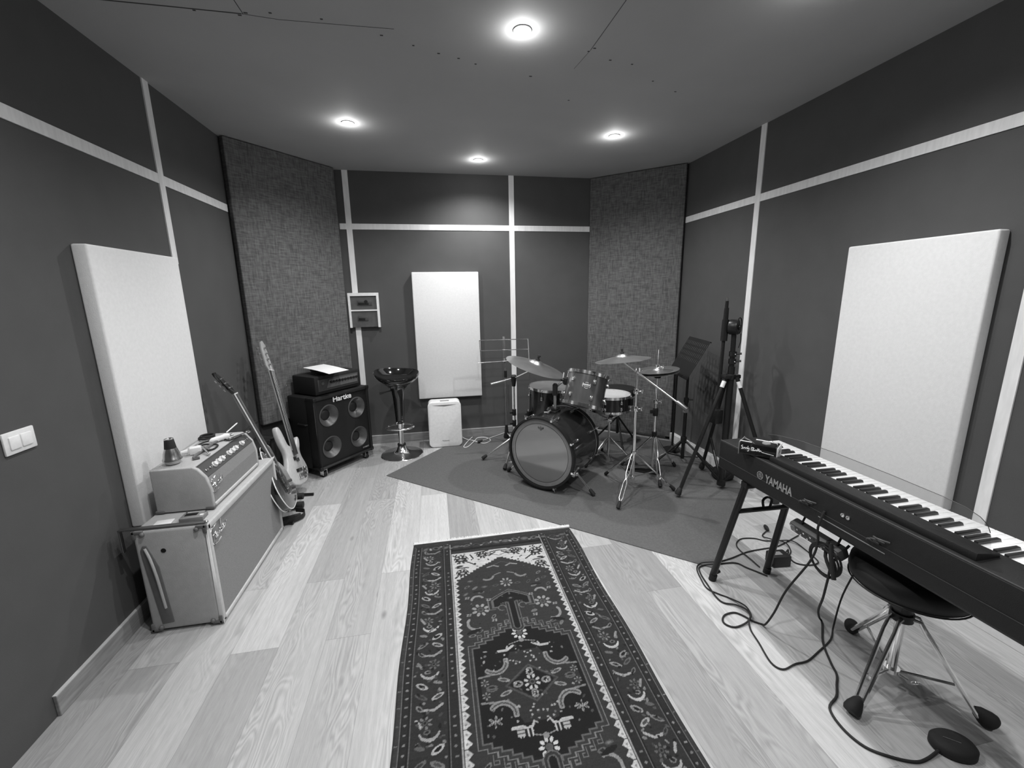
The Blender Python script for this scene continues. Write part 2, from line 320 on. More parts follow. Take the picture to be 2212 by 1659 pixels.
# ------------------------------------------------------------------ patterned rug
def rug():
    U0, st = .508, .003; y0, y1 = .302, 2.460; nx = int(2 * U0 / st) + 1; ny = int((y1 - y0) / st) + 1
    us = np.linspace(-U0, U0, nx); vs = np.linspace(y0 - 1.381, y1 - 1.381, ny)
    Ug, Vg = np.meshgrid(us, vs); img = np.full((ny, nx), .040); rs = np.random.RandomState(3)
    FIELD, DARK, MID, LT, WH, BR = .042, .010, .10, .27, .50, .036
    def reg(x0, x1, a0, a1):
        i0, i1 = np.searchsorted(us, (x0, x1)); j0, j1 = np.searchsorted(vs, (a0, a1)); return slice(max(j0 - 1, 0), j1 + 1), slice(max(i0 - 1, 0), i1 + 1)
    def poly(p, c):
        p = np.array(p); sl = reg(p[:, 0].min(), p[:, 0].max(), p[:, 1].min(), p[:, 1].max()); u = Ug[sl]; v = Vg[sl]; ins = np.zeros(u.shape, bool); n = len(p)
        for i in range(n):
            (xa, ya), (xb, yb) = p[i], p[i - 1]
            if ya == yb: continue
            ins ^= ((ya > v) != (yb > v)) & (u < (xb - xa) * (v - ya) / (yb - ya) + xa)
        img[sl][ins] = c
    def line(p, w, c):
        for (xa, ya), (xb, yb) in zip(p, p[1:]):
            sl = reg(min(xa, xb) - w, max(xa, xb) + w, min(ya, yb) - w, max(ya, yb) + w); u = Ug[sl]; v = Vg[sl]; d = np.hypot(xb - xa, yb - ya) ** 2 + 1e-12
            t = np.clip(((u - xa) * (xb - xa) + (v - ya) * (yb - ya)) / d, 0, 1); img[sl][np.hypot(u - xa - t * (xb - xa), v - ya - t * (yb - ya)) < w / 2] = c
    def ell(x, y, a, b, ang, c, hole=None):
        r = max(a, b); sl = reg(x - r, x + r, y - r, y + r); u = Ug[sl] - x; v = Vg[sl] - y; ca, sa = math.cos(ang), math.sin(ang)
        q = ((u * ca + v * sa) / a) ** 2 + ((-u * sa + v * ca) / b) ** 2; img[sl][q < 1] = c
        if hole is not None: img[sl][q < .3] = hole
    def arc(x, y, r, a0, a1, w, c, taper=True):
        n = 14; pts = [(x + r * math.cos(a0 + (a1 - a0) * i / n), y + r * math.sin(a0 + (a1 - a0) * i / n)) for i in range(n + 1)]
        for i in range(n): line(pts[i:i + 2], w * (1 - .6 * abs(2 * i / n - 1)) if taper else w, c)
    def sym(fn, *a):  # four-fold mirror
        for sx in (1, -1):
            for sy in (1, -1): fn(sx, sy, *a)
    def rosette(x, y, r, c, cc=DARK, n=8):
        for k in range(n):
            a = 2 * math.pi * (k + .5) / n; ell(x + r * .72 * math.cos(a), y + r * .72 * math.sin(a), r * .27, r * .17, a, c)
        ell(x, y, r * .35, r * .35, 0, MID, cc)
    VT = 1.079  # half length
    # border bands
    img[:] = BR; img[np.abs(Ug) > .488] = .05
    img[(np.abs(Ug) < .488) & (np.abs(Ug) > .326)] = .034
    img[(np.abs(Ug) < .326) & (np.abs(Ug) > .282)] = .026; img[(np.abs(Ug) < .488) & (np.abs(Ug) > .455)] = .026
    img[(np.abs(Ug) < .282) & (np.abs(Vg) < .95)] = FIELD
    img[(np.abs(Vg) > 1.035)] = .04; img[(np.abs(Vg) > .955) & (np.abs(Vg) < .972) & (np.abs(Ug) < .30)] = DARK
    for sx in (1, -1):
        for x, w, c in ((.488, .0035, .16), (.455, .0035, .15), (.322, .0035, .15), (.284, .004, .30), (.279, .005, .012), (.484, .004, .012), (.459, .004, .012), (.326, .004, .012)):
            line([(sx * x, -VT + .05), (sx * x, VT - .05)], w, c)
        for k in range(60):
            v = -1.03 + k * .035
            for x in (.471, .303):
                if rs.rand() < .85: ell(sx * x + .002 * rs.randn(), v, .0055, .004, 0, .16 + .1 * rs.rand())
            if k % 2: line([(sx * .493, v), (sx * .503, v + .002)], .004, .22 * rs.rand() + .05)
        # zigzag
        v = -.660
        while v < .655:
            poly([(sx * .277, v), (sx * .277, v + .034), (sx * .268, v + .034), (sx * .250, v + .017), (sx * .268, v)], .42 + .1 * rs.rand()); ell(sx * .268, v + .017, .004, .004, 0, .25); v += .0345
    # main side border: pairs of leaves, rings and flowers
    for sx in (1, -1):
        k = 0; v = -.99
        while v < 1.0:
            x = .39; s = 1 if k % 2 else -1; jj = lambda: .004 * rs.randn()
            kind = k % 5; l1 = .18 + .18 * rs.rand(); l2 = .10 + .12 * rs.rand()
            if kind == 0:
                ell(sx * (x - .025) + jj(), v, .026, .010, .5 * s * sx, l1, .08); ell(sx * (x + .03), v + .006, .026, .009, -.6 * s * sx, l2, .05)
            elif kind == 1:
                ell(sx * (x + .028 * s), v + jj(), .025, .012, .6 * s * sx, l1 + .05, DARK); ell(sx * (x - .03 * s), v + .012, .018, .007, -.3, l2)
            elif kind == 2:
                arc(sx * x, v + .02, .034, math.pi * 1.08, math.pi * 1.9, .014, l1 + .08); ell(sx * (x + .008), v + .015, .012, .009, 0, l2, .02)
            elif kind == 3:
                rosette(sx * (x - .015 * s), v, .026, l2, .02, 7); line([(sx * (x + .03), v - .012), (sx * (x + .045), v + .014)], .010, l1)
            else:
                line([(sx * (x - .045), v + .014), (sx * (x - .015), v - .006), (sx * (x + .02), v)], .010, l1); ell(sx * (x + .035), v + .008, .018, .008, .8 * sx, l2, .03)
            for q in range(5): ell(sx * (x + rs.uniform(-.055, .055)), v + rs.uniform(-.03, .03), rs.uniform(.004, .010), rs.uniform(.003, .006), rs.uniform(0, 3), rs.choice([.012, .012, .07, .10, .2]))
            v += .050; k += 1
    # end borders
    for sy in (1, -1):
        for k in range(15):
            x = -.43 + k * .0615; ell(x, sy * 1.004, .024, .013, .3 * rs.randn(), rs.choice([.07, .11, .16]), rs.choice([.02, .14])); ell(x + .03, sy * (1.004 + .012 * rs.randn()), .010, .006, rs.rand() * 3, .15 + .15 * rs.rand())
            ell(x, sy * (1.045 + .004 * rs.randn()), .012, .004, 0, .06); ell(x + .03, sy * .978, .01, .004, 0, .012)
    # white stepped spandrels
    def span(sx, sy):
        pts = [(sx * .277, sy * .672)]; n = 15
        for i in range(n):
            xa = .277 - i * .277 / n; xb = .277 - (i + 1) * .277 / n; y = .672 + .172 * ((i + .0) / (n - 1)) ** .95
            pts += [(sx * xa, sy * y), (sx * xb, sy * y)]
        pts += [(0, sy * .928), (sx * .277, sy * .928)]; poly(pts, WH)
    sym(span)
    def spm(sx, sy):
        for x, y, r in ((.225, .86, .036), (.225, .735, .030), (.10, .885, .030)):
            rosette(sx * x, sy * y, r * 1.15, .06, .13); ell(sx * x, sy * y, r * .9, r * .55, .2, .03, .16); ell(sx * x, sy * y, r * .3, r * .25, 0, .35)
            arc(sx * x, sy * y, r * 1.1, 0, 3.1, .006, .05, False)
        for (a, b_) in (((.15, .80), (.20, .84)), ((.26, .79), (.22, .80)), ((.02, .90), (.06, .87)), ((.155, .86), (.17, .90)), ((.27, .91), (.25, .89)), ((.14, .91), (.06, .925)), ((.265, .70), (.25, .715)), ((.19, .78), (.25, .785)), ((.05, .905), (.0, .915))):
            line([(sx * a[0], sy * a[1]), (sx * b_[0], sy * b_[1])], .009, .02 + .05 * rs.rand())
        ell(sx * .06, sy * .895, .022, .008, .5 * sx * sy, .04, .4); ell(sx * .235, sy * .80, .02, .007, 0, .03); line([(sx * .0, sy * .862), (sx * .05, sy * .885), (sx * .10, sy * .86)], .004, .03)
        for i in range(14): ell(sx * rs.uniform(.05, .27), sy * rs.uniform(.80, .92), rs.uniform(.004, .012), rs.uniform(.003, .006), rs.uniform(0, 3), .03)
    sym(spm)
    # medallion: nested stepped outlines
    def med(off, c):
        q = [(.212 + off, 0), (.212 + off, .203 + off * .9)]; x = .212 + off; y = .203 + off * .9
        for i in range(6):
            x2 = .212 + off - (i + 1) * (.212 - .03) / 6; q.append((x2, y)); y += .0165; q.append((x2, y)); x = x2
        q.append((0, y)); full = q + [(-a, b_) for a, b_ in q[::-1]]; full = full + [(a, -b_) for a, b_ in full[::-1]]; poly(full, c)
    med(.024, .20); med(.020, .045); med(.008, .13); med(.002, DARK); med(-.006, .008)
    # inner medallion lozenge of mid tone
    poly([(-.12, -.16), (.12, -.16), (.20, -.03), (.20, .04), (.12, .16), (-.12, .16), (-.20, .04), (-.20, -.03)], .035)
    poly([(-.205, .07), (-.10, .075), (-.06, .17), (-.205, .195)], .008); poly([(.205, .07), (.10, .075), (.06, .17), (.205, .195)], .008)
    poly([(-.205, -.07), (-.10, -.075), (-.06, -.17), (-.205, -.195)], .008); poly([(.205, -.07), (.10, -.075), (.06, -.17), (.205, -.195)], .008)
    # central diamond with four-part flower
    line([(0, .082), (.105, 0), (0, -.082), (-.105, 0), (0, .082)], .008, .08); poly([(0, .072), (.092, 0), (0, -.072), (-.092, 0)], .009)
    rosette(0, 0, .036, .42, .03); 
    for dx, dy in ((.058, 0), (-.058, 0), (0, .05), (0, -.05)):
        ell(dx, dy, .020, .015, 0 if dx else 1.57, .22, .02)
        for q in range(7): ell(dx + rs.uniform(-.014, .014), dy + rs.uniform(-.011, .011), .0035, .003, 0, .38)
    def inner(sx, sy):
        arc(sx * .135, sy * .115, .048, *( (math.pi * .95, math.pi * 1.75) if sx > 0 else (-math.pi * .75, math.pi * .05)) if sy > 0 else ((math.pi * .25, math.pi * 1.05) if sx > 0 else (-math.pi * .05, math.pi * .75)), .022, .24, False)
        arc(sx * .135, sy * .115, .048, *( (math.pi * .95, math.pi * 1.75) if sx > 0 else (-math.pi * .75, math.pi * .05)) if sy > 0 else ((math.pi * .25, math.pi * 1.05) if sx > 0 else (-math.pi * .05, math.pi * .75)), .006, .08, False)
        line([(sx * .155, sy * .06), (sx * .205, sy * .055)], .008, .2); ell(sx * .11, sy * .030, .026, .009, .3 * sx * sy, .26, .08); rosette(sx * .185, sy * .028, .017, .22, .03, 6); ell(sx * .16, sy * -.004, .022, .010, 0, .12, .03)
        line([(sx * .045, sy * .190), (sx * .075, sy * .170), (sx * .11, sy * .172)], .012, .42); line([(sx * .075, sy * .170), (sx * .07, sy * .190)], .008, .40); line([(0, sy * .215), (sx * .06, sy * .200)], .005, .25)
        for q in range(16): ell(sx * rs.uniform(.0, .20), sy * rs.uniform(.02, .19), rs.uniform(.003, .009), rs.uniform(.003, .005), rs.uniform(0, 3), rs.choice([.08, .14, .30, .06]))
        for q in range(8): ell(sx * rs.uniform(.0, .09), sy * rs.uniform(.09, .15), .0045, .004, 0, .33)
        # crossed leaves in the lower corners of the medallion
        if sy < 0:
            for q in range(6):
                a = q * math.pi / 3 + .4; ell(sx * .165 + .016 * math.cos(a), -.135 + .012 * math.sin(a), .012, .004, a, .30, .10)
    sym(inner)
    # small four-legged animals woven near the lower flower
    for sx in (1, -1):
        poly([(sx * .045, -.178), (sx * .085, -.176), (sx * .085, -.205), (sx * .045, -.205)], .02)
        line([(sx * .030, -.158), (sx * .040, -.176), (sx * .085, -.178)], .008, .42); line([(sx * .018, -.164), (sx * .030, -.158)], .006, .4)
        for x in (.045, .058, .078, .088): line([(sx * x, -.178), (sx * x, -.206)], .006, .42)
        poly([(sx * .072, -.17), (sx * .098, -.17), (sx * .098, -.205), (sx * .072, -.205)], .36); line([(sx * .072, -.182), (sx * .098, -.182)], .004, .02); line([(sx * .072, -.193), (sx * .098, -.193)], .004, .02)
    for sy in (1, -1):
        rosette(0, sy * .256, .038, .52, .10, 9); ell(0, sy * .215, .012, .010, 0, .25); poly([(-.03, sy * .285), (.03, sy * .285), (.03, sy * .235), (-.03, sy * .235)], .009) if 0 else None
        # pole with anchor head
        for w, c in ((.066, .17), (.058, .04), (.038, .13), (.028, .009)): line([(0, sy * .300), (0, sy * .47)], w, c)
        hd = [(0, .540), (.052, .512), (.088, .488), (.088, .440), (.062, .440), (.055, .462), (.028, .468), (0, .462)]
        for k, c in ((1.36, .17), (1.28, .04), (1.14, .13), (1.0, .009)):
            h2 = [(x * k, .487 + (y - .487) * k) for x, y in hd]; poly([(x, sy * y) for x, y in h2] + [(-x, sy * y) for x, y in h2[::-1]], c)
        line([(0, sy * .300), (0, sy * .50)], .028, .009); ell(0, sy * .49, .016, .009, 0, .03, .15); line([(0, sy * .535), (0, sy * .52)], .01, .10)
        for sx in (1, -1): arc(sx * .052, sy * .43, .018, 0, 5.0, .005, .16, False)
    # key-shaped hooks along the steps
    def hooks(sx, sy):
        for i in range(5):
            x = .19 - i * .0335; y = .248 + i * .0165; line([(sx * x, sy * y), (sx * x, sy * (y + .030)), (sx * (x - .018), sy * (y + .030)), (sx * (x - .018), sy * (y + .018)), (sx * (x - .008), sy * (y + .018))], .0045, .17)
    sym(hooks)
    # field ornaments
    def fieldo(sx, sy):
        rosette(sx * .158, sy * .435, .044, .30, .06); rosette(sx * .0, sy * .615, .036, .30, .05) if sx > 0 else None
        arc(sx * .165, sy * .505, .030, *((.2, 2.6) if sx > 0 else (.55, 2.95)) if sy > 0 else (3.5, 5.9), .012, .26, False)
        arc(sx * .185, sy * .355, .040, *((-1.9, .6) if sx > 0 else (2.5, 5.0)) if sy > 0 else ((-.6, 1.9) if sx > 0 else (1.2, 3.7)), .013, .26, False)
        arc(sx * .095, sy * .685, .034, *((3.4, 5.4) if sx > 0 else (4.0, 6.0)) if sy > 0 else ((.9, 2.9) if sx > 0 else (.3, 2.3)), .012, .22, False)
        line([(sx * .022, sy * .757), (sx * .05, sy * .772), (sx * .085, sy * .760)], .009, .26); line([(sx * .02, sy * .70), (sx * .055, sy * .686)], .007, .2); line([(0, sy * .80), (sx * .05, sy * .775)], .003, .10)
        for x, y in ((.12, .60), (.17, .60), (.21, .615), (.06, .60), (.14, .56), (.19, .66), (.10, .38), (.22, .56), (.21, .28), (.175, .30)):
            ell(sx * x, sy * y, .017, .008, rs.rand(), rs.choice([.09, .14, .18]), rs.choice([.03, .16]))
        ell(sx * .20, sy * .305, .035, .010, -.3 * sx * sy, .012); ell(sx * .155, sy * .57, .03, .007, 0, .018)
        for x, y in ((.215, .53), (.11, .50), (.215, .41), (.10, .355)):
            for q in range(4): ell(sx * x + .009 * math.cos(q * 1.57 + .7), sy * y + .006 * math.sin(q * 1.57 + .7), .005, .004, 0, .28)
        for q in range(26): ell(sx * rs.uniform(.01, .24), sy * rs.uniform(.33, .80), rs.uniform(.003, .007), rs.uniform(.002, .004), rs.uniform(0, 3), rs.choice([.08, .12, .02]))
    sym(fieldo)
    img *= 1 + .10 * rs.randn(ny, nx) + .06 * np.repeat(rs.randn(ny, 1), nx, 1)
    img = np.clip(img * .92, .004, .6) ** 1.18
    t = (1.079 - Vg) / 1.2; sc = np.where(Ug < 0, 1 + .055 * t * np.abs(Ug) / .5, 1 - .015 * t)
    wob = .004 * np.sin(Vg * 9.0) * (np.abs(Ug) / .5) ** 4 * np.sign(Ug)
    X = .3155 + Ug * sc + wob; Y = Vg + 1.381 + .006 * np.sin(Ug * 11) * (np.abs(Vg) > 1.0) - .004 * Ug
    Z = .0075 + .0010 * np.sin(Ug * 23) * np.sin(Vg * 17)
    edge = (np.abs(Ug) > U0 - .004) | (Vg > vs[-1] - .004) | (Vg < vs[0] + .004); Z = np.where(edge, .0006, Z)
    co = np.stack([X, Y, Z], -1).reshape(-1, 3); idx = np.arange(nx * ny).reshape(ny, nx)
    q = np.stack([idx[:-1, :-1], idx[:-1, 1:], idx[1:, 1:], idx[1:, :-1]], -1).reshape(-1, 4); me = bpy.data.meshes.new('rug')
    me.vertices.add(len(co)); me.vertices.foreach_set('co', co.ravel()); me.loops.add(q.size); me.loops.foreach_set('vertex_index', q.ravel())
    me.polygons.add(len(q)); me.polygons.foreach_set('loop_start', np.arange(0, q.size, 4)); me.polygons.foreach_set('loop_total', np.full(len(q), 4)); me.update(calc_edges=True)
    ca = me.color_attributes.new('weave', 'FLOAT_COLOR', 'POINT'); col = np.ones((nx * ny, 4)); col[:, :3] = img.reshape(-1, 1); ca.data.foreach_set('color', col.ravel())
    m = mat('knotted_wool', .05, .95, bump=.6, bscale=500); N = m.node_tree.nodes; L = m.node_tree.links; a = N.new('ShaderNodeAttribute'); a.attribute_name = 'weave'
    nz = N.new('ShaderNodeTexNoise'); nz.inputs['Scale'].default_value = 12; mr = N.new('ShaderNodeMapRange'); mr.inputs[3].default_value = .85; mr.inputs[4].default_value = 1.15; L.new(nz.outputs['Fac'], mr.inputs[0])
    mu = N.new('ShaderNodeVectorMath'); mu.operation = 'SCALE'; L.new(a.outputs['Color'], mu.inputs[0]); L.new(mr.outputs[0], mu.inputs['Scale']); L.new(mu.outputs[0], N['Principled BSDF'].inputs['Base Color'])
    me.materials.append(m); root = thing('oriental_rug', 'long dark patterned oriental rug with a white fringe, on the wood floor', 'rug', (.3155, 1.381, 0))
    co -= np.array([.3155, 1.381, 0]); me.vertices.foreach_set('co', co.ravel()); me.update()
    p = bpy.data.objects.new('pile', me); C.objects.link(p); p.parent = root
    for yy, sgn in ((2.462, 1), (.300, -1)):
        b = B()
        for k in range(330):
            x = -.192 + k * 1.018 / 330 + random.uniform(-.002, .002); L_ = random.uniform(.022, .036); dx = random.uniform(-.008, .008)
            zz = .004 + random.uniform(0, .003); b.tube([(x, yy - sgn * .004, .006), (x + dx * .4, yy + sgn * L_ * .5, zz + .002), (x + dx, yy + sgn * L_, .002)], .0026, 5)
        for k in range(34): xa = -.190 + k * 1.014 / 34; q = .006 * math.sin(k * 1.7) + .004 * math.sin(k * .6); b.bb((xa, yy - sgn * .004, .001), (xa + .0305, yy + sgn * (.014 + q * .5), .0085))
        b.make('fringe', M['fringe'], root)
rug()
# ------------------------------------------------------------------ cream speaker cabinet and amplifier head, left foreground
def cabinet():
    x0, x1, y0, y1, z0, z1 = -1.366, -1.064, 1.985, 2.835, .012, .524
    t = thing('speaker_cabinet', 'large cream vinyl speaker cabinet on the floor by the left wall', 'speaker cabinet', ((x0 + x1) / 2, (y0 + y1) / 2, 0))
    B().bb((x0, y0, z0), (x1 - .012, y1, z1)).make('body', M['tolex'], t, bevel=.014, seg=3)
    f = B(); w = .030; xa, xb = x1 - .016, x1 + .004
    for a, c in (((xa, y0, z1 - w), (xb, y1, z1)), ((xa, y0, z0), (xb, y1, z0 + w * .7)), ((xa, y0, z0), (xb, y0 + w * .8, z1)), ((xa, y1 - w * .8, z0), (xb, y1, z1))): f.bb(a, c)
    f.make('front_frame', M['piping'], t, bevel=.006)
    B().bb((x1 - .014, y0 + w * .8, z0 + w * .7), (x1 - .004, y1 - w * .8, z1 - w)).make('grille_cloth', M['gcloth'], t, smooth=False)
    # tapered carrying handle on the near end
    hp = [(-1.334, .452), (-1.318, .452), (-1.303, .405), (-1.284, .34), (-1.268, .05), (-1.318, .045), (-1.340, .345), (-1.345, .43)]
    T = Matrix(((1, 0, 0, 0), (0, 0, 1, 0), (0, 1, 0, 0), (0, 0, 0, 1)))
    h = B().prism(hp, y0 - .004, y0 + .001, T).make('handle_recess', M['corner'], t, bevel=.002)
    B().tube([(-1.325, y0 - .004, .44), (-1.308, y0 - .010, .385), (-1.296, y0 - .012, .30), (-1.292, y0 - .008, .20), (-1.290, y0 - .004, .13)], .006, 8, sm=4).make('handle_strap', M['tolex'], h)
    B().cyl((-1.255, y0 - .0015, .42), (-1.255, y0 + .002, .42), .0105, n=20).make('jack_socket', M['hole'], t)
    for x, z, sx_, sz_ in ((x0, z1, 1, -1), (x1 - .004, z1, -1, -1), (x0, z0, 1, 1), (x1 - .004, z0, -1, 1)):
        B().box((x + sx_ * .020, y0 + .012, z + sz_ * .006), (.046, .034, .016)).box((x + sx_ * .006, y0 + .012, z + sz_ * .018), (.016, .034, .040)).ball((x + sx_ * .040, y0 - .001, z + sz_ * .016), .011).make('corner_guard', M['corner'], t, bevel=.004)
    script(t, TM((x1 + .003, 2.075, .448), (0, 1, .12), (0, -.12, 1)), .155)
    for y in (y0 + .05, y1 - .05):
        for x in (x0 + .04, x1 - .05): B().cyl((x, y, 0), (x, y, .014), .014).make('rubber_foot', M['rubber'], t)
def script(parent, T, W):
    """flowing silver script badge reading Fender"""
    s = W / 6.6; st = [
        [(.2, 3.1), (.7, 3.5), (1.6, 3.4), (2.5, 3.6)], [(1.3, 3.4), (1.1, 2.0), (.8, .7), (.3, .2), (.0, .6)], [(.6, 1.9), (1.2, 2.0), (1.8, 2.1)],
        [(1.5, 1.0), (2.0, 1.4), (1.9, 1.8), (1.6, 1.5), (1.6, .9), (2.1, .8), (2.4, 1.2)], [(2.4, 1.7), (2.4, .8), (2.5, 1.4), (2.9, 1.7), (2.9, .9), (3.2, 1.0)],
        [(4.0, 1.6), (3.5, 1.7), (3.3, 1.1), (3.7, .8), (4.1, 1.3), (4.4, 3.4), (4.1, 1.2), (4.4, .8)], [(4.5, 1.0), (5.0, 1.4), (4.9, 1.8), (4.6, 1.5), (4.6, .9), (5.1, .8), (5.4, 1.2)], [(5.5, 1.7), (5.5, .8), (5.6, 1.4), (6.0, 1.8), (6.3, 1.6)],
        [(.6, .0), (1.8, -.25), (3.2, -.2)]]
    b = B()
    for p in st: b.tube([T @ V((x - 3.2) * s, (y - 1.5) * s, 0) for x, y in p], s * .13, 6, sm=5)
    return b.make('script_badge', M['chrome'], parent)
cabinet()
def head():
    x0, x1, y0, y1, z0, z1 = -1.345, -1.098, 2.135, 2.700, .530, .748
    t = thing('guitar_amplifier', 'cream vinyl amplifier head standing on the cream speaker cabinet', 'amplifier', ((x0 + x1) / 2, (y0 + y1) / 2, .5245))
    prof = [(x0, z0), (x1, z0), (x1 + .001, z0 + .10), (x1 - .014, z1 - .055), (x1 - .045, z1 - .012), (x1 - .065, z1), (x0, z1)]
    T = Matrix(((1, 0, 0, 0), (0, 0, 1, 0), (0, 1, 0, 0), (0, 0, 0, 1)))
    B().prism(prof, y0, y0 + .022, T).prism(prof, y1 - .022, y1, T).bb((x0, y0 + .01, z0), (x1 - .02, y1 - .01, z0 + .012)).bb((x0, y0 + .01, z1 - .012), (x1 - .062, y1 - .01, z1)).bb((x0, y0 + .01, z0), (x0 + .012, y1 - .01, z1)).make('body', M['tolex'], t, bevel=.006, seg=3)
    B().bb((x1 - .022, y0 + .02, z0 + .004), (x1 + .003, y1 - .02, z0 + .022)).make('bottom_rail', M['piping'], t, bevel=.006)
    B().prism([(x1 - .022, z0 + .018), (x1 - .004, z0 + .018), (x1 - .003, z0 + .100), (x1 - .014, z1 - .062), (x1 - .030, z1 - .062)], y0 + .02, y1 - .02, T).make('grille_cloth', M['gcloth'], t, smooth=False)
    cp = B().prism([(x1 - .016, z1 - .062), (x1 - .012, z1 - .058), (x1 - .048, z1 - .012), (x1 - .075, z1 - .010), (x1 - .075, z1 - .062)], y0 + .02, y1 - .02, T).make('control_panel', M['greyd'], t, smooth=False)
    nrm = V(.046, 0, .036).normalized()
    for k in range(13):
        y = y0 + .045 + k * .0395; c = V(x1 - .029, y, z1 - .036)
        big = k in (2, 3, 4, 6, 7, 8, 10)
        if big: B().lathe([(.0155, 0), (.0155, .004), (.0125, .006), (.0115, .014), (0, .015)], c, nrm, 18).make('knob', M['knobw'], cp)
        else: B().lathe([(.007, 0), (.007, .004), (.003, .005), (.003, .012), (0, .013)], c, nrm, 12).make('input_jack' if k < 2 else 'switch', M['steel'], cp)
    script(t, TM((x1 + .001, 2.205, .640), (0, 1, .10), (0, -.10, 1)), .125)
    for x, z in ((x0, z0), (x1, z0)): B().box((x + (.014 if x == x0 else -.016), y0 + .008, z + .006), (.040, .024, .014)).make('corner_guard', M['corner'], t, bevel=.004)
    B().tube([(-1.22, 2.27, z1 + .002), (-1.22, 2.29, z1 + .009), (-1.22, 2.42, z1 + .010), (-1.22, 2.55, z1 + .009), (-1.22, 2.57, z1 + .002)], .007, 8, sm=3).make('carry_handle', M['corner'], t)
    for y in (y0 + .04, y1 - .04):
        for x in (x0 + .03, x1 - .04): B().cyl((x, y, .5245), (x, y, z0 + .001), .011).make('rubber_foot', M['rubber'], t)
head()
ZT = .7485
def small(b, name, m, label, cat, **k): return tag(b.make(name, m, **k), label, cat)
t = thing('trumpet_mute', 'silver trumpet mute with a black collar, standing on the cream amplifier head', 'mute', (-1.283, 2.215, ZT))
B().lathe([(.024, 0), (.030, .004), (.034, .018), (.040, .022), (.040, .027), (.036, .033), (.033, .055), (.024, .082)], (-1.283, 2.215, ZT), n=32).make('body', M['steel'], t)
B().lathe([(.0246, .080), (.0190, .125), (.0185, .126), (.0180, .12)], (-1.283, 2.215, ZT), n=32).make('cork_band', M['rubber'], t)
B().lathe([(.0192, .124), (.0196, .127), (.0165, .129), (.0150, .125)], (-1.283, 2.215, ZT), n=32).make('rim', M['steel'], t)
t = thing('power_adapter', 'white power adapter cube on the cream amplifier head, next to the silver mute', 'adapter', (-1.245, 2.345, ZT))
B().box((-1.245, 2.345, ZT + .019), (.05, .045, .036), frame((0, 0, 1), (1, .4, 0))).make('body', M['white'], t, bevel=.005)
B().cyl((-1.272, 2.330, ZT + .020), (-1.298, 2.318, ZT + .018), .012, .009, 12).make('plug', M['white'], t)
small(B().tube([(-1.22, 2.36, ZT + .005), (-1.18, 2.38, ZT + .006), (-1.19, 2.45, ZT + .006), (-1.26, 2.47, ZT + .006), (-1.30, 2.44, ZT + .006), (-1.28, 2.52, ZT + .006), (-1.22, 2.56, ZT + .006), (-1.16, 2.52, ZT + .006), (-1.13, 2.60, ZT + .006)], .0045, 8, sm=5), 'audio_cable', M['rubber'], 'thin black cable curled on top of the cream amplifier head', 'cable')
small(B().torus((-1.312, 2.60, ZT + .008), .036, .006).torus((-1.308, 2.603, ZT + .018), .033, .005), 'cable_coil', M['rubber'], 'black coil of cable at the far back corner of the cream amplifier head', 'cable')
t = thing('guitar_capo', 'open metal guitar capo lying on the amplifier head beside the white adapter', 'capo', (-1.19, 2.36, ZT))
B().tube([(-1.262, 2.40, ZT + .026), (-1.225, 2.375, ZT + .022), (-1.165, 2.300, ZT + .008)], .0055, 8, sm=3).make('upper_bar', M['steel'], t)
B().tube([(-1.262, 2.40, ZT + .026), (-1.24, 2.41, ZT + .010), (-1.19, 2.37, ZT + .006)], .005, 8, sm=3).make('lower_bar', M['steel'], t)
B().ball((-1.163, 2.296, ZT + .009), .008).make('knob', M['chrome'], t)
t = thing('paint_tube', 'crumpled white tube with a metal cap on the amplifier head', 'tube', (-1.19, 2.53, ZT))
B().lathe([(.004, 0), (.015, .012), (.016, .03), (.014, .06), (.018, .085), (.013, .10), (.006, .108)], (-1.245, 2.485, ZT + .016), (.5, .62, .04), 14, sy=.7).make('body', M['white2'], t)
B().lathe([(.007, 0), (.008, .004), (.008, .018), (.0, .019)], (-1.178, 2.568, ZT + .019), (.5, .62, .04), 14).make('cap', M['chrome'], t)
small(B().cyl((-1.215, 2.62, ZT + .024), (-1.185, 2.69, ZT + .055), .0038, n=6).cyl((-1.185, 2.69, ZT + .055), (-1.1825, 2.696, ZT + .0575), .0038, .0005, 6), 'pencil', M['white2'], 'pale pencil propped on the tube at the far end of the amplifier head', 'pencil')
small(B().cyl((-1.175, 2.545, ZT + .005), (-1.125, 2.66, ZT + .005), .0045, n=8).cyl((-1.125, 2.66, ZT + .005), (-1.118, 2.677, ZT + .005), .008, n=8), 'jack_plug', M['chrome'], 'metal jack plug lying near the front edge of the amplifier head', 'plug')
small(B().box((-1.205, 2.262, ZT + .002), (.030, .034, .0035), frame((0, 0, 1), (1, .5, 0))), 'guitar_pick', M['greyd'], 'small dark square tag on the amplifier head in front of the adapter', 'tag', smooth=False)
ZC = .5245
small(B().box((-1.268, 2.045, ZC + .003), (.070, .046, .005), frame((0, 0, 1), (1, .10, 0))), 'plastic_card', M['white2'], 'white card lying on the near end of the cream speaker cabinet', 'card', bevel=.002)
t = thing('pocket_tuner', 'grey pocket tuner lying on the near end of the cream speaker cabinet', 'tuner', (-1.150, 2.058, ZC)); R = frame((0, 0, 1), (1, .06, 0))
B().box((-1.150, 2.058, ZC + .010), (.098, .058, .020), R).make('body', M['greyp'], t, bevel=.003)
B().box((-1.160, 2.063, ZC + .021), (.050, .022, .002), R).make('screen', M['hole'], t); B().box((-1.112, 2.052, ZC + .021), (.014, .014, .002), R).make('button', M['white'], t)
for x in (-1.190, -1.108): B().cyl((x, 2.084, ZC + .020), (x, 2.084, ZC + .023), .004, n=10).make('screw', M['dsteel'], t)
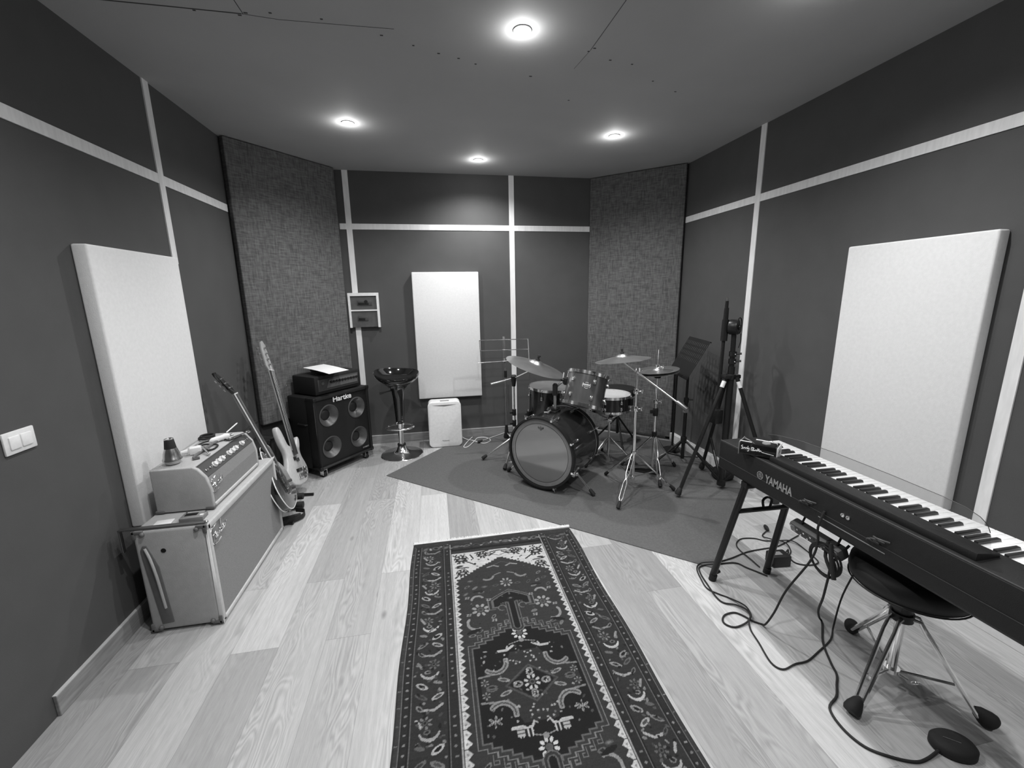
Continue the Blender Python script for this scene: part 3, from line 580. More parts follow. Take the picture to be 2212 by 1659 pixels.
t = thing('amplifier_stand_leg', 'flat grey metal tilt bar across the near end of the cream cabinet', 'bracket', (-1.25, 2.005, ZC))
B().bb((-1.425, 1.992, ZC + .002), (-1.070, 2.016, ZC + .009)).make('bar', M['dsteel'], t, bevel=.002)
B().bb((-1.425, 1.995, .42), (-1.418, 2.013, ZC + .008)).make('hanging_leg', M['dsteel'], t, bevel=.002); B().ball((-1.071, 2.0, ZC + .006), .009).make('end_cap', M['chrome'], t)
# ------------------------------------------------------------------ light switch
t = thing('light_switch', 'white double light switch on the left wall near the camera', 'light switch', (XL, 1.727, 1.005))
B().bb((XL + .0004, 1.666, 1.010), (XL + .009, 1.786, 1.090)).make('plate', M['white'], t, bevel=.004)
for y in (1.703, 1.748): B().bb((XL + .008, y - .020, 1.027), (XL + .0135, y + .020, 1.073)).make('rocker', M['white2'], t, bevel=.003)
# ------------------------------------------------------------------ bass cabinet and head
FL, FR = V(-1.008, 3.630, 0), V(-.636, 4.102, 0)
ax = (FR - FL).normalized(); ay = V(-ax.y, ax.x, 0); az = V(0, 0, 1)
TB = Matrix((ax, ay, az)).transposed().to_4x4(); TB.translation = (FL + FR) / 2
def bass():
    t = thing('bass_speaker_cabinet', 'black bass speaker cabinet with four pale cones, on casters in the back left corner', 'speaker cabinet', TB.translation + ay * .15)
    W, D_, z0, z1 = .600, .338, .078, .715
    B(TB).bb((-W / 2, .085, z0), (W / 2, D_, z1)).make('body', M['tolexb'], t, bevel=.014)
    f = B(TB); w = .026
    for a, c in (((-W / 2, 0, z1 - w), (W / 2, .10, z1)), ((-W / 2, 0, z0), (W / 2, .10, z0 + w)), ((-W / 2, 0, z0 + w), (-W / 2 + w, .10, z1 - w)), ((W / 2 - w, 0, z0 + w), (W / 2, .10, z1 - w))): f.bb(a, c)
    f.make('front_frame', M['tolexb'], t, bevel=.005)
    fn = -ay; bf = B(TB); xm, zm = .0025, .3925; lim = ((-W / 2 + w, xm), (xm, W / 2 - w)); lz = ((z0 + w, zm), (zm, z1 - w))
    for cx, cz in ((-.150, .535), (.155, .535), (-.150, .250), (.155, .250)):
        xa, xb = lim[0] if cx < 0 else lim[1]; za, zb = lz[0] if cz < .39 else lz[1]; n = 48; vs = []; fs = []
        angs = sorted([2 * math.pi * k / 44 for k in range(44)] + [math.atan2(z_ - cz, x_ - cx) % (2 * math.pi) for x_ in (xa, xb) for z_ in (za, zb)])
        for a in angs:
            dx, dz = math.cos(a), math.sin(a); tx = ((xb if dx > 0 else xa) - cx) / dx if abs(dx) > 1e-6 else 9; tz = ((zb if dz > 0 else za) - cz) / dz if abs(dz) > 1e-6 else 9; q = min(tx, tz)
            vs += [(cx + .094 * dx, .016, cz + .094 * dz), (cx + q * dx, .016, cz + q * dz)]
        for k in range(n): k2 = (k + 1) % n; fs.append((2 * k, 2 * k + 1, 2 * k2 + 1, 2 * k2))
        bf.add(vs, fs)
    bf.bb((-W / 2 + w, .080, z0 + w), (W / 2 - w, .088, z1 - w)).make('baffle', M['grille'], t, smooth=False)
    for x, z in ((-.150, .535), (.155, .535), (-.150, .250), (.155, .250)):
        c = TB @ V(x, .012, z)
        s = B().lathe([(.097, -.006), (.098, .000), (.090, .003), (.086, -.003), (.084, -.004), (.046, -.052), (.044, -.052), (.096, -.006), (.097, -.006)], c, fn, 40).make('speaker_cone', M['cone'], t)
        B().lathe([(.050, -.052), (.040, -.044), (.022, -.040), (0, -.038)], c, fn, 28).make('dust_cap', M['conec'], s)
    text_mesh('brand_lettering', 'Hartke', TB @ TM((.000, .008, .664), (1, 0, 0), (0, 0, 1)), .068, .003, M['white2'], t, bold=.0008, sx=1.05, label='white bold lettering')
    B(TB).box((.215, .006, .133), (.075, .004, .014), None).make('name_badge', M['dsteel'], t)
    B(TB).tube([(-W / 2 - .001, .10, .48), (-W / 2 - .016, .11, .48), (-W / 2 - .018, .20, .48), (-W / 2 - .001, .21, .48)], .008, 8).make('side_handle', M['blackm'], t)
    for x in (-1, 1):
        for zz in (z0, z1): B(TB).box((x * (W / 2 - .014), .010, zz + (.014 if zz == z0 else -.014)), (.036, .036, .036)).make('corner_guard', M['black'], t, bevel=.010)
    for x in (-.24, .24):
        for y in (.045, .255):
            c = TB @ V(x, y, 0); fk = B(TB).box((x, y, z0 - .004), (.05, .05, .008)).bb((x - .021, y - .02, .020), (x - .017, y + .02, z0 - .006)).bb((x + .017, y - .02, .020), (x + .021, y + .02, z0 - .006)).make('caster', M['chrome'], t)
            B(TB).cyl((x - .015, y, .0255), (x + .015, y, .0255), .0255, n=24).make('wheel', M['rubber'], fk)
    # head
    W, y0, y1, z0, z1 = .490, .040, .330, .722, .882; xc = .01
    t = thing('bass_amplifier', 'black bass amplifier head with a row of knobs, on the four-cone black cabinet', 'amplifier', TB @ V(xc, .16, .715))
    B(TB).bb((xc - W / 2, y0, z0), (xc + W / 2, y1, z1)).make('body', M['tolexb'], t, bevel=.012)
    B(TB).bb((xc - W / 2 + .03, y0 - .004, z0 + .03), (xc + W / 2 - .03, y0 + .004, z1 - .03)).make('front_panel', M['greyd'], t, bevel=.002)
    p = B(TB).prism([(xc - .135, z0 + .050), (xc + .20, z0 + .050), (xc + .20, z0 + .118), (xc - .105, z0 + .118)], y0 - .008, y0 - .003, Matrix(((1, 0, 0, 0), (0, 0, 1, 0), (0, 1, 0, 0), (0, 0, 0, 1)))).make('control_strip', M['panelgrey'], t, smooth=False)
    for k in range(10): B().lathe([(.011, 0), (.010, .014), (0, .015)], TB @ V(xc - .09 + k * .031, y0 - .007, z0 + .096), -ay, 14).make('knob', M['knobk'], p)
    B().lathe([(.014, 0), (.013, .010), (0, .012)], TB @ V(xc - .175, y0 - .004, z0 + .095), -ay, 16).make('power_light', M['steel'], t)
    for x in (-.18, .18):
        for y in (y0 + .04, y1 - .04): B(TB).cyl((xc + x, y, .7155), (xc + x, y, z0 + .002), .013).make('rubber_foot', M['rubber'], t)
    Z0 = .8828
    b = B(TB)
    for k in range(7): b.torus((xc - .07 + .008 * math.sin(k * 2), .15 + .006 * math.cos(k), Z0 + .006 + k * .0048), .082 - .003 * (k % 3), .0058, n=44, sx=1.1)
    small(b, 'instrument_cable', M['rubber'], 'thick coil of black cable on top of the bass amplifier head', 'cable')
    small(B(TB).cyl((xc - .03, .055, Z0 + .026), (xc - .01, .050, Z0 + .026), .013, n=16).cyl((xc - .01, .050, Z0 + .026), (xc + .015, .046, Z0 + .026), .009, n=12), 'cable_plug', M['chrome'], 'shiny round plug end lying against the cable coil on the bass amplifier head', 'plug')
    sh = B(TB); n = 10; Ti = TB.inverted(); g = [Ti @ V(-1.153, 3.974, 0), Ti @ V(-.848, 3.59, 0), Ti @ V(-.726, 3.757, 0), Ti @ V(-1.007, 4.10, 0)]; vs = []; fs = []
    for i in range(n + 1):
        for j in range(n + 1):
            a, c = i / n, j / n; p = g[0].lerp(g[1], a).lerp(g[3].lerp(g[2], a), c); vs.append((p.x, p.y, Z0 + .046 + .006 * (1 - a) * c + .004 * math.sin(a * 3) - .004 * a))
    m0 = len(vs); vs += [(x, y, z + .0008) for x, y, z in vs]
    for i in range(n):
        for j in range(n):
            q = (i * (n + 1) + j, (i + 1) * (n + 1) + j, (i + 1) * (n + 1) + j + 1, i * (n + 1) + j + 1); fs += [q[::-1], tuple(k + m0 for k in q)]
    sh.add(vs, fs); small(sh, 'sheet_of_paper', M['paper'], 'white sheet of paper lying on the cable coil above the bass amplifier', 'paper')
bass()
# ------------------------------------------------------------------ guitars
def sect(poly, z0, z1, T, edge=.006):
    """rounded slab from an outline (local x, y)"""
    b = B(T); n = len(poly); c = V(sum(p[0] for p in poly) / n, sum(p[1] for p in poly) / n, 0); rings = []
    for k, z in ((.0, z0 + edge), (1, z0), (1, z1), (0, z1 - edge)): pass
    def inset(d): 
        out_ = []
        for i in range(n):
            a = V(*poly[i - 1], 0); p = V(*poly[i], 0); q = V(*poly[(i + 1) % n], 0); t_ = (q - a).normalized(); nn = V(-t_.y, t_.x, 0); out_.append(p + nn * d)
        return out_
    ar = sum(poly[i - 1][0] * poly[i][1] - poly[i][0] * poly[i - 1][1] for i in range(n)); s = 1 if ar > 0 else -1
    rs_ = [(edge, z0), (edge * .3, z0 + edge * .3), (0, z0 + edge), (0, z1 - edge), (edge * .3, z1 - edge * .3), (edge, z1)]
    vs = []; fs = []
    for d, z in rs_: vs += [V(p.x, p.y, z) for p in inset(s * d)]
    for i in range(len(rs_) - 1):
        for k in range(n): fs.append((i * n + k, i * n + (k + 1) % n, (i + 1) * n + (k + 1) % n, (i + 1) * n + k))
    fs += [tuple(range(n))[::-1], tuple((len(rs_) - 1) * n + k for k in range(n))]
    return b.add(vs, fs)
def smooth2(p, k=4): return [(q.x, q.y) for q in spline([V(x, y, 0) for x, y in p], k, True)]
def dark_guitar():
    a = V(-1.005, 2.935, .135); tip = V(-1.372, 2.955, 1.125); y = (tip - a).normalized(); z = V(.95, .20, .30); x = y.cross(z).normalized(); T = TM(a, x, y) @ Matrix.Scale(.95, 4)
    t = thing('electric_guitar', 'sunburst hollow body electric guitar leaning on a stand behind the cream cabinet', 'guitar', (a.x, a.y, .0))
    half = [(0, 0), (.11, .010), (.19, .06), (.222, .15), (.21, .235), (.155, .30), (.130, .315), (.148, .37), (.150, .425), (.115, .462), (.075, .455), (.050, .430), (.028, .425)]
    poly = smooth2(half + [(-x_, y_) for x_, y_ in half[:0:-1]], 3)
    sect(poly, -.045, 0, T, .004).make('body', M['blackg'], t, angle=50)
    sect([(px_ * .985, .20 + (py_ - .20) * .985) for px_, py_ in poly], -.002, .006, T, .003).make('sunburst_top', M['sun'], t, angle=50)
    for zz in (.001, -.044): B(T).tube([(px_ * 1.003, .20 + (py_ - .20) * 1.003, zz) for px_, py_ in poly], .0035, 6, True).make('binding', M['bind'], t)
    B(T).bb((-.026, .36, -.002), (.026, .895, .018)).make('neck', M['sun'], t, bevel=.006)
    fb = B(T).bb((-.026, .33, .016), (.026, .885, .024)).make('fingerboard', M['wood_f'], t, bevel=.001)
    for s in (-1, 1): B(T).bb((s * .026 - .0016, .33, .0165), (s * .026 + .0016, .885, .0238)).make('edge_binding', M['bind'], fb, smooth=False)
    B(T).bb((-.024, .884, .016), (.024, .892, .029)).make('nut', M['bind'], t, smooth=False)
    hd = [(-.024, .892), (.024, .892), (.036, .93), (.038, 1.045), (.020, 1.075), (0, 1.060), (-.020, 1.075), (-.038, 1.045), (-.036, .93)]
    Th = T @ Matrix.Translation((0, .892, .02)) @ Matrix.Rotation(math.radians(-15), 4, 'X') @ Matrix.Translation((0, -.892, -.02))
    h = sect(hd, .005, .020, Th, .002).make('headstock', M['blackg'], t)
    for s in (-1, 1):
        for k in range(3): B(Th).cyl((s * .026, .94 + k * .038, .020), (s * .026, .94 + k * .038, .032), .004, n=8).cyl((s * .036, .94 + k * .038, .0), (s * .052, .94 + k * .038, .0), .0035, n=6).box((s * .058, .94 + k * .038, 0), (.014, .018, .009)).make('tuning_key', M['steel'], h)
    for yy in (.20, .29): B(T).bb((-.042, yy - .017, .006), (.042, yy + .017, .017)).make('pickup', M['steel'], t, bevel=.003)
    B(T).bb((-.04, .135, .006), (.04, .150, .022)).make('bridge', M['chrome'], t, bevel=.003); B(T).bb((-.045, .095, .006), (.045, .108, .022)).make('tailpiece', M['chrome'], t, bevel=.004)
    B(T).prism([(-.07, .12), (-.05, .12), (-.045, .33), (-.075, .30)], .012, .015, T=None).make('pickguard', M['black'], t, smooth=False)
    for p in ((.12, .10), (.155, .14), (.11, .055), (.15, .08)): B(T).cyl((p[0], p[1], .006), (p[0], p[1], .020), .011, n=16).make('control_knob', M['sun'], t)
    b = B(T)
    for k in range(6): xx = -.019 + k * .0076; b.tube([(xx * 1.2, .100, .022), (xx * 1.2, .142, .024), (xx, .888, .029)], .0007, 4)
    b.make('strings', M['steel'], t); B(T).cyl((0, .0, -.022), (0, -.012, -.022), .006, n=10).make('strap_button', M['chrome'], t)
dark_guitar()
def bass_guitar():
    a = V(-1.062, 3.320, .115); tip = V(-1.335, 3.625, 1.225); y = (tip - a).normalized(); z = V(.95, -.06, .28); x = y.cross(z).normalized(); T = TM(a, x, y)
    t = thing('bass_guitar', 'white bodied bass guitar with a maple neck leaning beside the bass cabinet', 'guitar', (a.x, a.y, 0.0))
    poly = smooth2([(0.02, 0), (.10, .015), (.150, .075), (.150, .14), (.115, .21), (.112, .26), (.135, .30), (.150, .345), (.135, .372), (.105, .355), (.075, .315), (.035, .305), (-.035, .315), (-.060, .345), (-.085, .425), (-.115, .470), (-.148, .465), (-.158, .415), (-.145, .34), (-.118, .275), (-.120, .215), (-.155, .145), (-.165, .08), (-.12, .02), (-.05, 0)], 3)
    sect(poly, -.040, 0, T, .010).make('body', M['ivory'], t, angle=60)
    B(T).bb((-.028, .27, -.004), (.028, .925, .012)).make('neck', M['wood_l'], t, bevel=.007); B(T).bb((-.028, .235, .010), (.028, .92, .017)).make('fingerboard', M['wood_f'], t, bevel=.001)
    B(T).bb((-.026, .918, .008), (.026, .924, .020)).make('nut', M['bind'], t, smooth=False)
    hd = [(-.026, .92), (.024, .92), (.034, .945), (.028, .975), (.036, .99), (.028, 1.015), (.036, 1.03), (.028, 1.055), (.036, 1.072), (.028, 1.10), (.030, 1.13), (.0, 1.165), (-.030, 1.15), (-.044, 1.09), (-.048, .96)]
    h = sect(hd, -.006, .008, T, .002).make('headstock', M['wood_l'], t)
    for k in range(4): B(T).cyl((-.012, .965 + k * .045, .008), (-.012, .965 + k * .045, .024), .006, n=10).cyl((-.045, .965 + k * .045, -.006), (-.068, .965 + k * .045, -.006), .004, n=6).lathe([(.0, -.003), (.014, -.002), (.014, .002), (0, .003)], (-.080, .965 + k * .045, -.006), (0, 0, 1), 12).make('tuning_key', M['steel'], h)
    B(T).bb((-.035, .195, 0), (.0, .222, .010)).bb((.0, .180, 0), (.038, .207, .010)).make('pickup', M['black'], t, bevel=.002); B(T).bb((-.04, .10, 0), (.04, .125, .010)).make('second_pickup', M['black'], t, bevel=.002)
    B(T).bb((-.035, .045, 0), (.035, .085, .014)).make('bridge', M['chrome'], t, bevel=.003); B(T).prism([(.055, .035), (.10, .045), (.11, .11), (.08, .13), (.06, .10)], .0, .003).make('control_plate', M['greyd'], t, smooth=False)
    for p in ((.09, .115), (.088, .085), (.085, .055)): B(T).cyl((p[0], p[1], .003), (p[0], p[1], .016), .009, n=14).make('control_knob', M['chrome'], t)
    b = B(T)
    for k in range(4): xx = -.018 + k * .012; b.tube([(xx * 1.3, .06, .014), (xx, .92, .021), (-.012, .965 + k * .045, .021)], .001, 4)
    b.make('strings', M['steel'], t)
bass_guitar()
t = thing('guitar_stand', 'black guitar stand with padded arms holding the two guitars beside the cream cabinet', 'guitar stand', (-1.15, 3.12, 0))
B().tube([(-1.02, 2.90, .012), (-1.20, 2.95, .02), (-1.24, 3.12, .02), (-1.20, 3.32, .02), (-1.00, 3.34, .012)], .011, 8, sm=4).make('base', M['blackm'], t)
B().tube([(-1.24, 3.12, .02), (-1.30, 3.13, .30), (-1.36, 3.14, .62)], .011, 8).make('upright', M['blackm'], t)
for y_ in (2.90, 3.27): B().tube([(-1.24, 3.12, .06), (-1.17, y_ + .03, .07), (-1.12, y_ + .03, .075)], .009, 8, sm=3).make('lower_arm', M['blackm'], t)
for p in ((-1.030, 3.125, .034), (-1.045, 3.19, .072)): B().cyl((p[0] - .06, p[1], p[2]), (p[0] + .015, p[1], p[2]), .024, n=16).make('foam_pad', M['rubber'], t)
B().tube([(-1.36, 2.98, .62), (-1.36, 3.10, .60), (-1.36, 3.20, .60), (-1.36, 3.40, .62)], .012, 8, sm=3).make('neck_rest', M['rubber'], t)
t = thing('guitar_strap', 'black strap looped on the floor at the far end of the cream cabinet', 'strap', (-1.05, 2.93, 0))
B().tube([(-1.13, 2.955, .012), (-1.06, 2.975, .014), (-1.0, 3.00, .014)], .018, 8).make('pad', M['rubber'], t)
def ribbon(pts, w, th, m, name, parent, up=V(0, 0, 1)):
    pts = spline([V(*p) for p in pts], 5); vs = []; fs = []
    for i, p in enumerate(pts):
        d = (pts[min(i + 1, len(pts) - 1)] - pts[max(i - 1, 0)]).normalized(); s_ = d.cross(up).normalized() * w / 2; u = s_.cross(d).normalized() * th / 2
        vs += [p - s_ - u, p + s_ - u, p + s_ + u, p - s_ + u]
    for i in range(len(pts) - 1):
        for k in range(4): fs.append((i * 4 + k, i * 4 + (k + 1) % 4, i * 4 + 4 + (k + 1) % 4, i * 4 + 4 + k))
    fs += [(0, 1, 2, 3), tuple(len(vs) - 4 + k for k in range(4))[::-1]]; return B().add(vs, fs).make(name, m, parent)
ribbon([(-1.10, 2.885, .022), (-1.02, 2.915, .022), (-.975, 2.97, .025), (-.985, 3.03, .030), (-1.05, 3.06, .030)], .004, .032, M['rubber'], 'loop', t)
# black case and stool behind the cabinet
t = thing('equipment_case', 'black equipment case standing behind the guitars in the left corner', 'case', (-1.29, 3.42, 0))
B().bb((-1.43, 3.20, .012), (-1.255, 3.55, .47)).make('body', M['darkbag'], t, bevel=.02)
B().tube([(-1.252, 3.28, .47), (-1.250, 3.28, .49), (-1.250, 3.42, .49), (-1.252, 3.42, .47)], .008, 8).make('handle', M['rubber'], t)
for p in ((-1.40, 3.24), (-1.29, 3.24), (-1.40, 3.51), (-1.29, 3.51)): B().cyl((p[0], p[1], 0), (p[0], p[1], .013), .014).make('rubber_foot', M['rubber'], t)
t = thing('pedal_case', 'small black case with a white edge trim behind the cream cabinet', 'case', (-1.22, 2.97, 0))
B().bb((-1.36, 2.88, 0.001), (-1.172, 3.02, .495)).make('body', M['blackm'], t, bevel=.008)
B().tube([(-1.178, 2.877, .41), (-1.178, 2.877, .487), (-1.244, 2.877, .487), (-1.244, 2.877, .42)], .004, 6).make('white_trim', M['bind'], t)
# ------------------------------------------------------------------ bar stool
def stool():
    x, y = -.366, 4.105
    t = thing('bar_stool', 'glossy black bar stool with a chrome base in front of the back wall', 'stool', (x, y, 0))
    b = B(); prof = [(.040, .33), (.046, .45), (.054, .58), (.066, .655), (.105, .705), (.165, .742), (.205, .785), (.213, .812), (.207, .822), (.196, .812), (.175, .780), (.12, .758), (.05, .750), (0, .749)]
    n = 48; vs = []; fs = []
    for r, z in prof:
        for k in range(n):
            a = 2 * math.pi * k / n; lift = max(0, (r - .09) / .12) ** 1.6 * (.028 * math.cos(a - 2.0) + .012 * math.cos(2 * a)) if r > .09 else 0
            vs.append((x + r * math.cos(a), y + r * math.sin(a) * .97, z + lift))
    for i in range(len(prof) - 1):
        for k in range(n): fs.append((i * n + k, i * n + (k + 1) % n, (i + 1) * n + (k + 1) % n, (i + 1) * n + k))
    fs.append(tuple(range(n))[::-1]); b.add(vs, fs).make('seat', M['blackg'], t, angle=70)
    B().cyl((x - .03, y - .02, .66), (x - .155, y - .05, .640), .006, n=8).cyl((x - .13, y - .045, .643), (x - .165, y - .052, .637), .009, n=8).make('height_lever', M['black'], t)
    B().cyl((x, y, .055), (x, y, .34), .026, n=24).make('column', M['chrome'], t)
    B().lathe([(.202, 0), (.204, .005), (.200, .010), (.15, .018), (.09, .030), (.055, .052), (.040, .085), (.036, .10), (0.0, .10)], (x, y, 0), n=48).make('base', M['chrome'], t)
    B().lathe([(.040, .096), (.040, .112), (.0, .113)], (x, y, 0), n=24).make('collar', M['black'], t)
    fr = B().torus((x + .005, y - .055, .300), .128, .0085, n=40, sy=.80).make('footrest', M['chrome'], t)
    B().lathe([(.030, .275), (.036, .280), (.036, .322), (.030, .327)], (x, y, 0), n=24).make('footrest_collar', M['chrome'], t)
stool()
# ------------------------------------------------------------------ air purifier
def purifier():
    t = thing('air_purifier', 'white air purifier standing on the floor under the white back panel', 'air purifier', (.068, 4.28, 0))
    x0, x1, y0, y1, z0, z1 = -.098, .237, 4.205, 4.370, .006, .482
    T = Matrix(((1, 0, 0, 0), (0, 0, 1, 0), (0, 1, 0, 0), (0, 0, 0, 1))); r = .045
    def rr(d):
        p = []
        for cx, cz, a0 in ((x1 - r, z0 + r, -90), (x1 - r, z1 - r, 0), (x0 + r, z1 - r, 90), (x0 + r, z0 + r, 180)):
            for k in range(7): a = math.radians(a0 + k * 15); p.append((cx + (r - d) * math.cos(a), cz + (r - d) * math.sin(a)))
        return p
    B().prism(rr(.004), y0 + .02, y1, T).make('housing', M['white'], t, bevel=.004)
    B().prism(rr(0), y0, y0 + .018, T).make('front_cover', M['white2'], t, bevel=.006, seg=3)
    B().prism([(x0 + .045, .452), (x1 - .045, .452), (x1 - .09, .445), ((x0 + x1) / 2, .436), (x0 + .09, .445)], y0 - .001, y0 + .004, T).make('air_slot', M['greyp'], t, smooth=False)
    B().bb((.03, y0 + .05, z1 - .005), (.12, y0 + .08, z1 - .001)).make('control_pad', M['greyp'], t, bevel=.001)
    text_mesh('brand_lettering', 'Panasonic', TM((.070, y0 - .0006, .072), (1, 0, 0), (0, 0, 1)), .018, .0004, M['greyd'], t, label='small dark lettering')
    B().bb((x0 + .04, y0 + .03, 0), (x1 - .04, y1 - .02, .008)).make('foot', M['greyp'], t)
    (B().tube([(.239, 4.33, .10), (.25, 4.40, .03), (.30, 4.375, .008), (.356, 4.323, .009), (.45, 4.215, .009), (.519, 4.245, .009), (.541, 4.313, .009), (.498, 4.393, .009), (.417, 4.399, .009), (.366, 4.281, .014), (.289, 4.147, .009), (.245, 4.150, .009), (.30, 4.30, .013), (.36, 4.43, .012)], .0042, 8, sm=6).make('power_cord', M['white'], t))
purifier()
# ------------------------------------------------------------------ wall box with white frame
t = thing('wall_control_box', 'white framed double control box on the pale strip of the back wall', 'control box', (-.662, YB, 1.236))
f = B(); yb, yf = YB - .0085, YB - .045
B().bb((-.800, yf + .012, 1.240), (-.525, yb, 1.565)).make('back_plate', M['boxgrey'], t, smooth=False)
f.bb((-.808, yf, 1.236), (-.787, yb, 1.545)).bb((-.538, yf, 1.236), (-.517, yb, 1.545)).bb((-.808, yf, 1.545), (-.517, yb, 1.575)).bb((-.787, yf + .003, 1.398), (-.538, yb, 1.411))
f.make('frame', M['white2'], t, smooth=False)
for z_, w_, x_ in ((1.476, .14, -.655), (1.325, .10, -.68)):
    u = B().bb((x_ - w_ / 2, yf + .008, z_ - .024), (x_ + w_ / 2, yf + .014, z_ + .024)).make('socket_insert', M['greyd'], t, bevel=.002)
    B().bb((x_ - w_ / 2 + .01, yf + .004, z_ - .016), (x_ + w_ / 2 - .03, yf + .009, z_ + .006)).make('connector', M['black'], u, bevel=.002)
B().lathe([(.018, 0), (.015, .006), (0, .007)], (-.640, yf + .008, 1.488), (0, -1, 0), 18).make('knob', M['black'], t)
# ------------------------------------------------------------------ drum kit
def hoop(b, c, ax_, R, w=.012, th=.004, n=56):
    return b.lathe([(R - .001, -w), (R + th, -w), (R + th, w), (R - .001, w), (R - .001, -w)], c, ax_, n)
def lugs(t, c, ax_, R, zs, k, m, L=.030, rod=None, a0=.2):
    F = frame(ax_)
    for z in zs:
        for i in range(k):
            a = a0 + 2 * math.pi * i / k; d = F @ V(math.cos(a), math.sin(a), 0); p = c + d * (R + .006) + F @ V(0, 0, z); tt = F @ V(-math.sin(a), math.cos(a), 0)
            Rm = Matrix((tt, d, F @ V(0, 0, 1))).transposed()
            l = B().box(p, (.020, .014, L), Rm).ball(p + d * .006, .009, 10)
            l = l.make('lug', m, t, bevel=.003)
            if rod is not None:
                s = 1 if z > rod[2] / 2 else -1; e = rod[1] if s > 0 else rod[0]
                q = c + d * (R + .010) + F @ V(0, 0, e); B().cyl(p, q, .0024, n=6).box(q, (.010, .010, .010), Rm).make('tension_rod', M['chrome'], l)
def leg3(t, top, foot, r=.008, double=0, m=None, name='leg', fr=.013):
    m = m or M['chrome']; top = V(*top); foot = V(*foot); d = (foot - top).normalized(); e = foot - d * .055 + V(0, 0, .010)
    b = B()
    if double:
        s = d.cross(V(0, 0, 1)).normalized() * double
        for k in (-1, 1): b.tube([top + s * .5 * k, top.lerp(e, .12) + s * k, top.lerp(e, .45) + s * k, top.lerp(e, .55) + s * .35 * k, top.lerp(e, .65) + s * k, top.lerp(e, .93) + s * k, e + s * .2 * k], r, 8)
    else: b.cyl(top, e, r, n=10)
    l = b.make(name, m, t); f0 = foot + V(0, 0, fr * .9)
    B().lathe([(fr * .55, 0), (fr * .8, .012), (fr, .045), (fr * .9, .056), (0, .058)], f0 - d * .055, d, 12).make('rubber_foot', M['rubber'], l); return l
KC = V(.778, 3.04, .312); KA = V(.700, .7142, 0).normalized(); KR = .288; KL = .445
def kick():
    t = thing('bass_drum', 'large black bass drum with a glossy grey front head, on the grey carpet', 'drum', (.93, 3.2, 0))
    B().lathe([(KR - .014, .012), (KR - .006, .012), (KR - .006, KL - .012), (KR - .014, KL - .012)], KC, KA, 72).make('shell', M['shell'], t)
    for z in (.0, KL):
        B().lathe([(KR - .012, z - .020), (KR + .002, z - .020), (KR + .003, z + .020), (KR - .012, z + .020), (KR - .012, z - .020)], KC, KA, 72).make('hoop', M['blackm'], t)
        B().torus(KC + KA * z + KA * (.021 if z == 0 else -.021), KR - .003, .004, KA, 72, 8).make('hoop_trim', M['steel'], t)
    h = B().lathe([(0, -.001), (KR - .018, -.001), (KR - .014, .004)], KC, KA, 72).make('front_head', M['headg'], t, angle=20)
    B().lathe([(KR - .048, -.0022), (KR - .016, -.0022), (KR - .016, -.001), (KR - .048, -.001), (KR - .048, -.0022)], KC, KA, 72).make('pale_ring', M['headr'], h)
    B().lathe([(KR - .051, -.0026), (KR - .048, -.0026), (KR - .048, -.001), (KR - .051, -.001), (KR - .051, -.0026)], KC, KA, 72).make('ring_line', M['line'], h)
    Tl = TM(KC - KA * .0018 + V(0, 0, .205), (KA.y, -KA.x, 0), (0, 0, 1))
    b = B()
    for k in range(5): b.tube([Tl @ V(-.026, .010 - .006 * k * .5, 0), Tl @ V(0, .004 - .005 * k, 0), Tl @ V(.026, .010 - .006 * k * .5, 0)], .0014, 4)
    b.cyl(Tl @ V(0, -.022, 0), Tl @ V(0, .018, 0), .0016, n=4); b.make('printed_emblem', M['greyd'], h)
    B().lathe([(0, KL - .001), (KR - .014, KL - .001)], KC, KA, 48).make('rear_head', M['headc'], t)
    lugs(t, KC, KA, KR - .006, (.10, KL - .10), 8, M['steel'], .04, None, .35)
    F = frame(KA)
    for z, s in ((-.004, 1), (KL + .004, -1)):
        for i in range(8):
            a = .35 + 2 * math.pi * i / 8; d = F @ V(math.cos(a), math.sin(a), 0); p = KC + d * (KR + .008) + KA * z; q = KC + d * (KR + .012) + KA * (z + s * .10)
            if p.z < .04: continue
            c_ = B().box(p, (.016, .016, .034), frame(KA)).cyl(p, q, .003, n=6).tube([p + KA * s * -.012 + d * .010, p + KA * s * -.012 + d * .024], .0028, 6).make('claw_hook', M['chrome'], t)
    # spurs
    for s, ft in ((1, (1.146, 2.838, 0)), (-1, (.585, 3.445, 0))):
        side = V(KA.y, -KA.x, 0) * s; p = KC + KA * .12 + side * (KR * .80) + V(0, 0, -KR * .56)
        B().box(p, (.05, .03, .05), frame(KA)).ball(p + side * .02, .02).make('spur_bracket', M['chrome'], t, bevel=.006); leg3(t, p + side * .01 + V(0, 0, .02), ft, .0075, name='spur', fr=.017)
    # tom post
    pb = V(.938, 3.198, .598)
    pl = B().box(pb, (.10, .055, .020), frame((0, 0, 1), KA)).box(pb + V(0, 0, .014), (.05, .045, .028), frame((0, 0, 1), KA)).make('post_plate', M['blackm'], t, bevel=.005)
    B().cyl(pb + V(-.045, -.03, .02), pb + V(-.085, -.055, .0), .008, n=8).tube([pb + V(-.075, -.075, .015), pb + V(-.10, -.04, .008)], .006, 6).make('wing_bolt', M['chrome'], pl)
    B().cyl(pb, pb + V(0, 0, .225), .0125, n=20).make('post', M['steel'], t)
    B().cyl(pb + V(0, 0, .135), pb + V(0, 0, .222), .021, n=20).ball(pb + V(0, 0, .226), .016, sz=.5).make('post_block', M['black'], t)
kick()
RN = V(.307, .223, 1).normalized(); RC = V(1.144, 3.14, .644); RL = .262; RR = .160
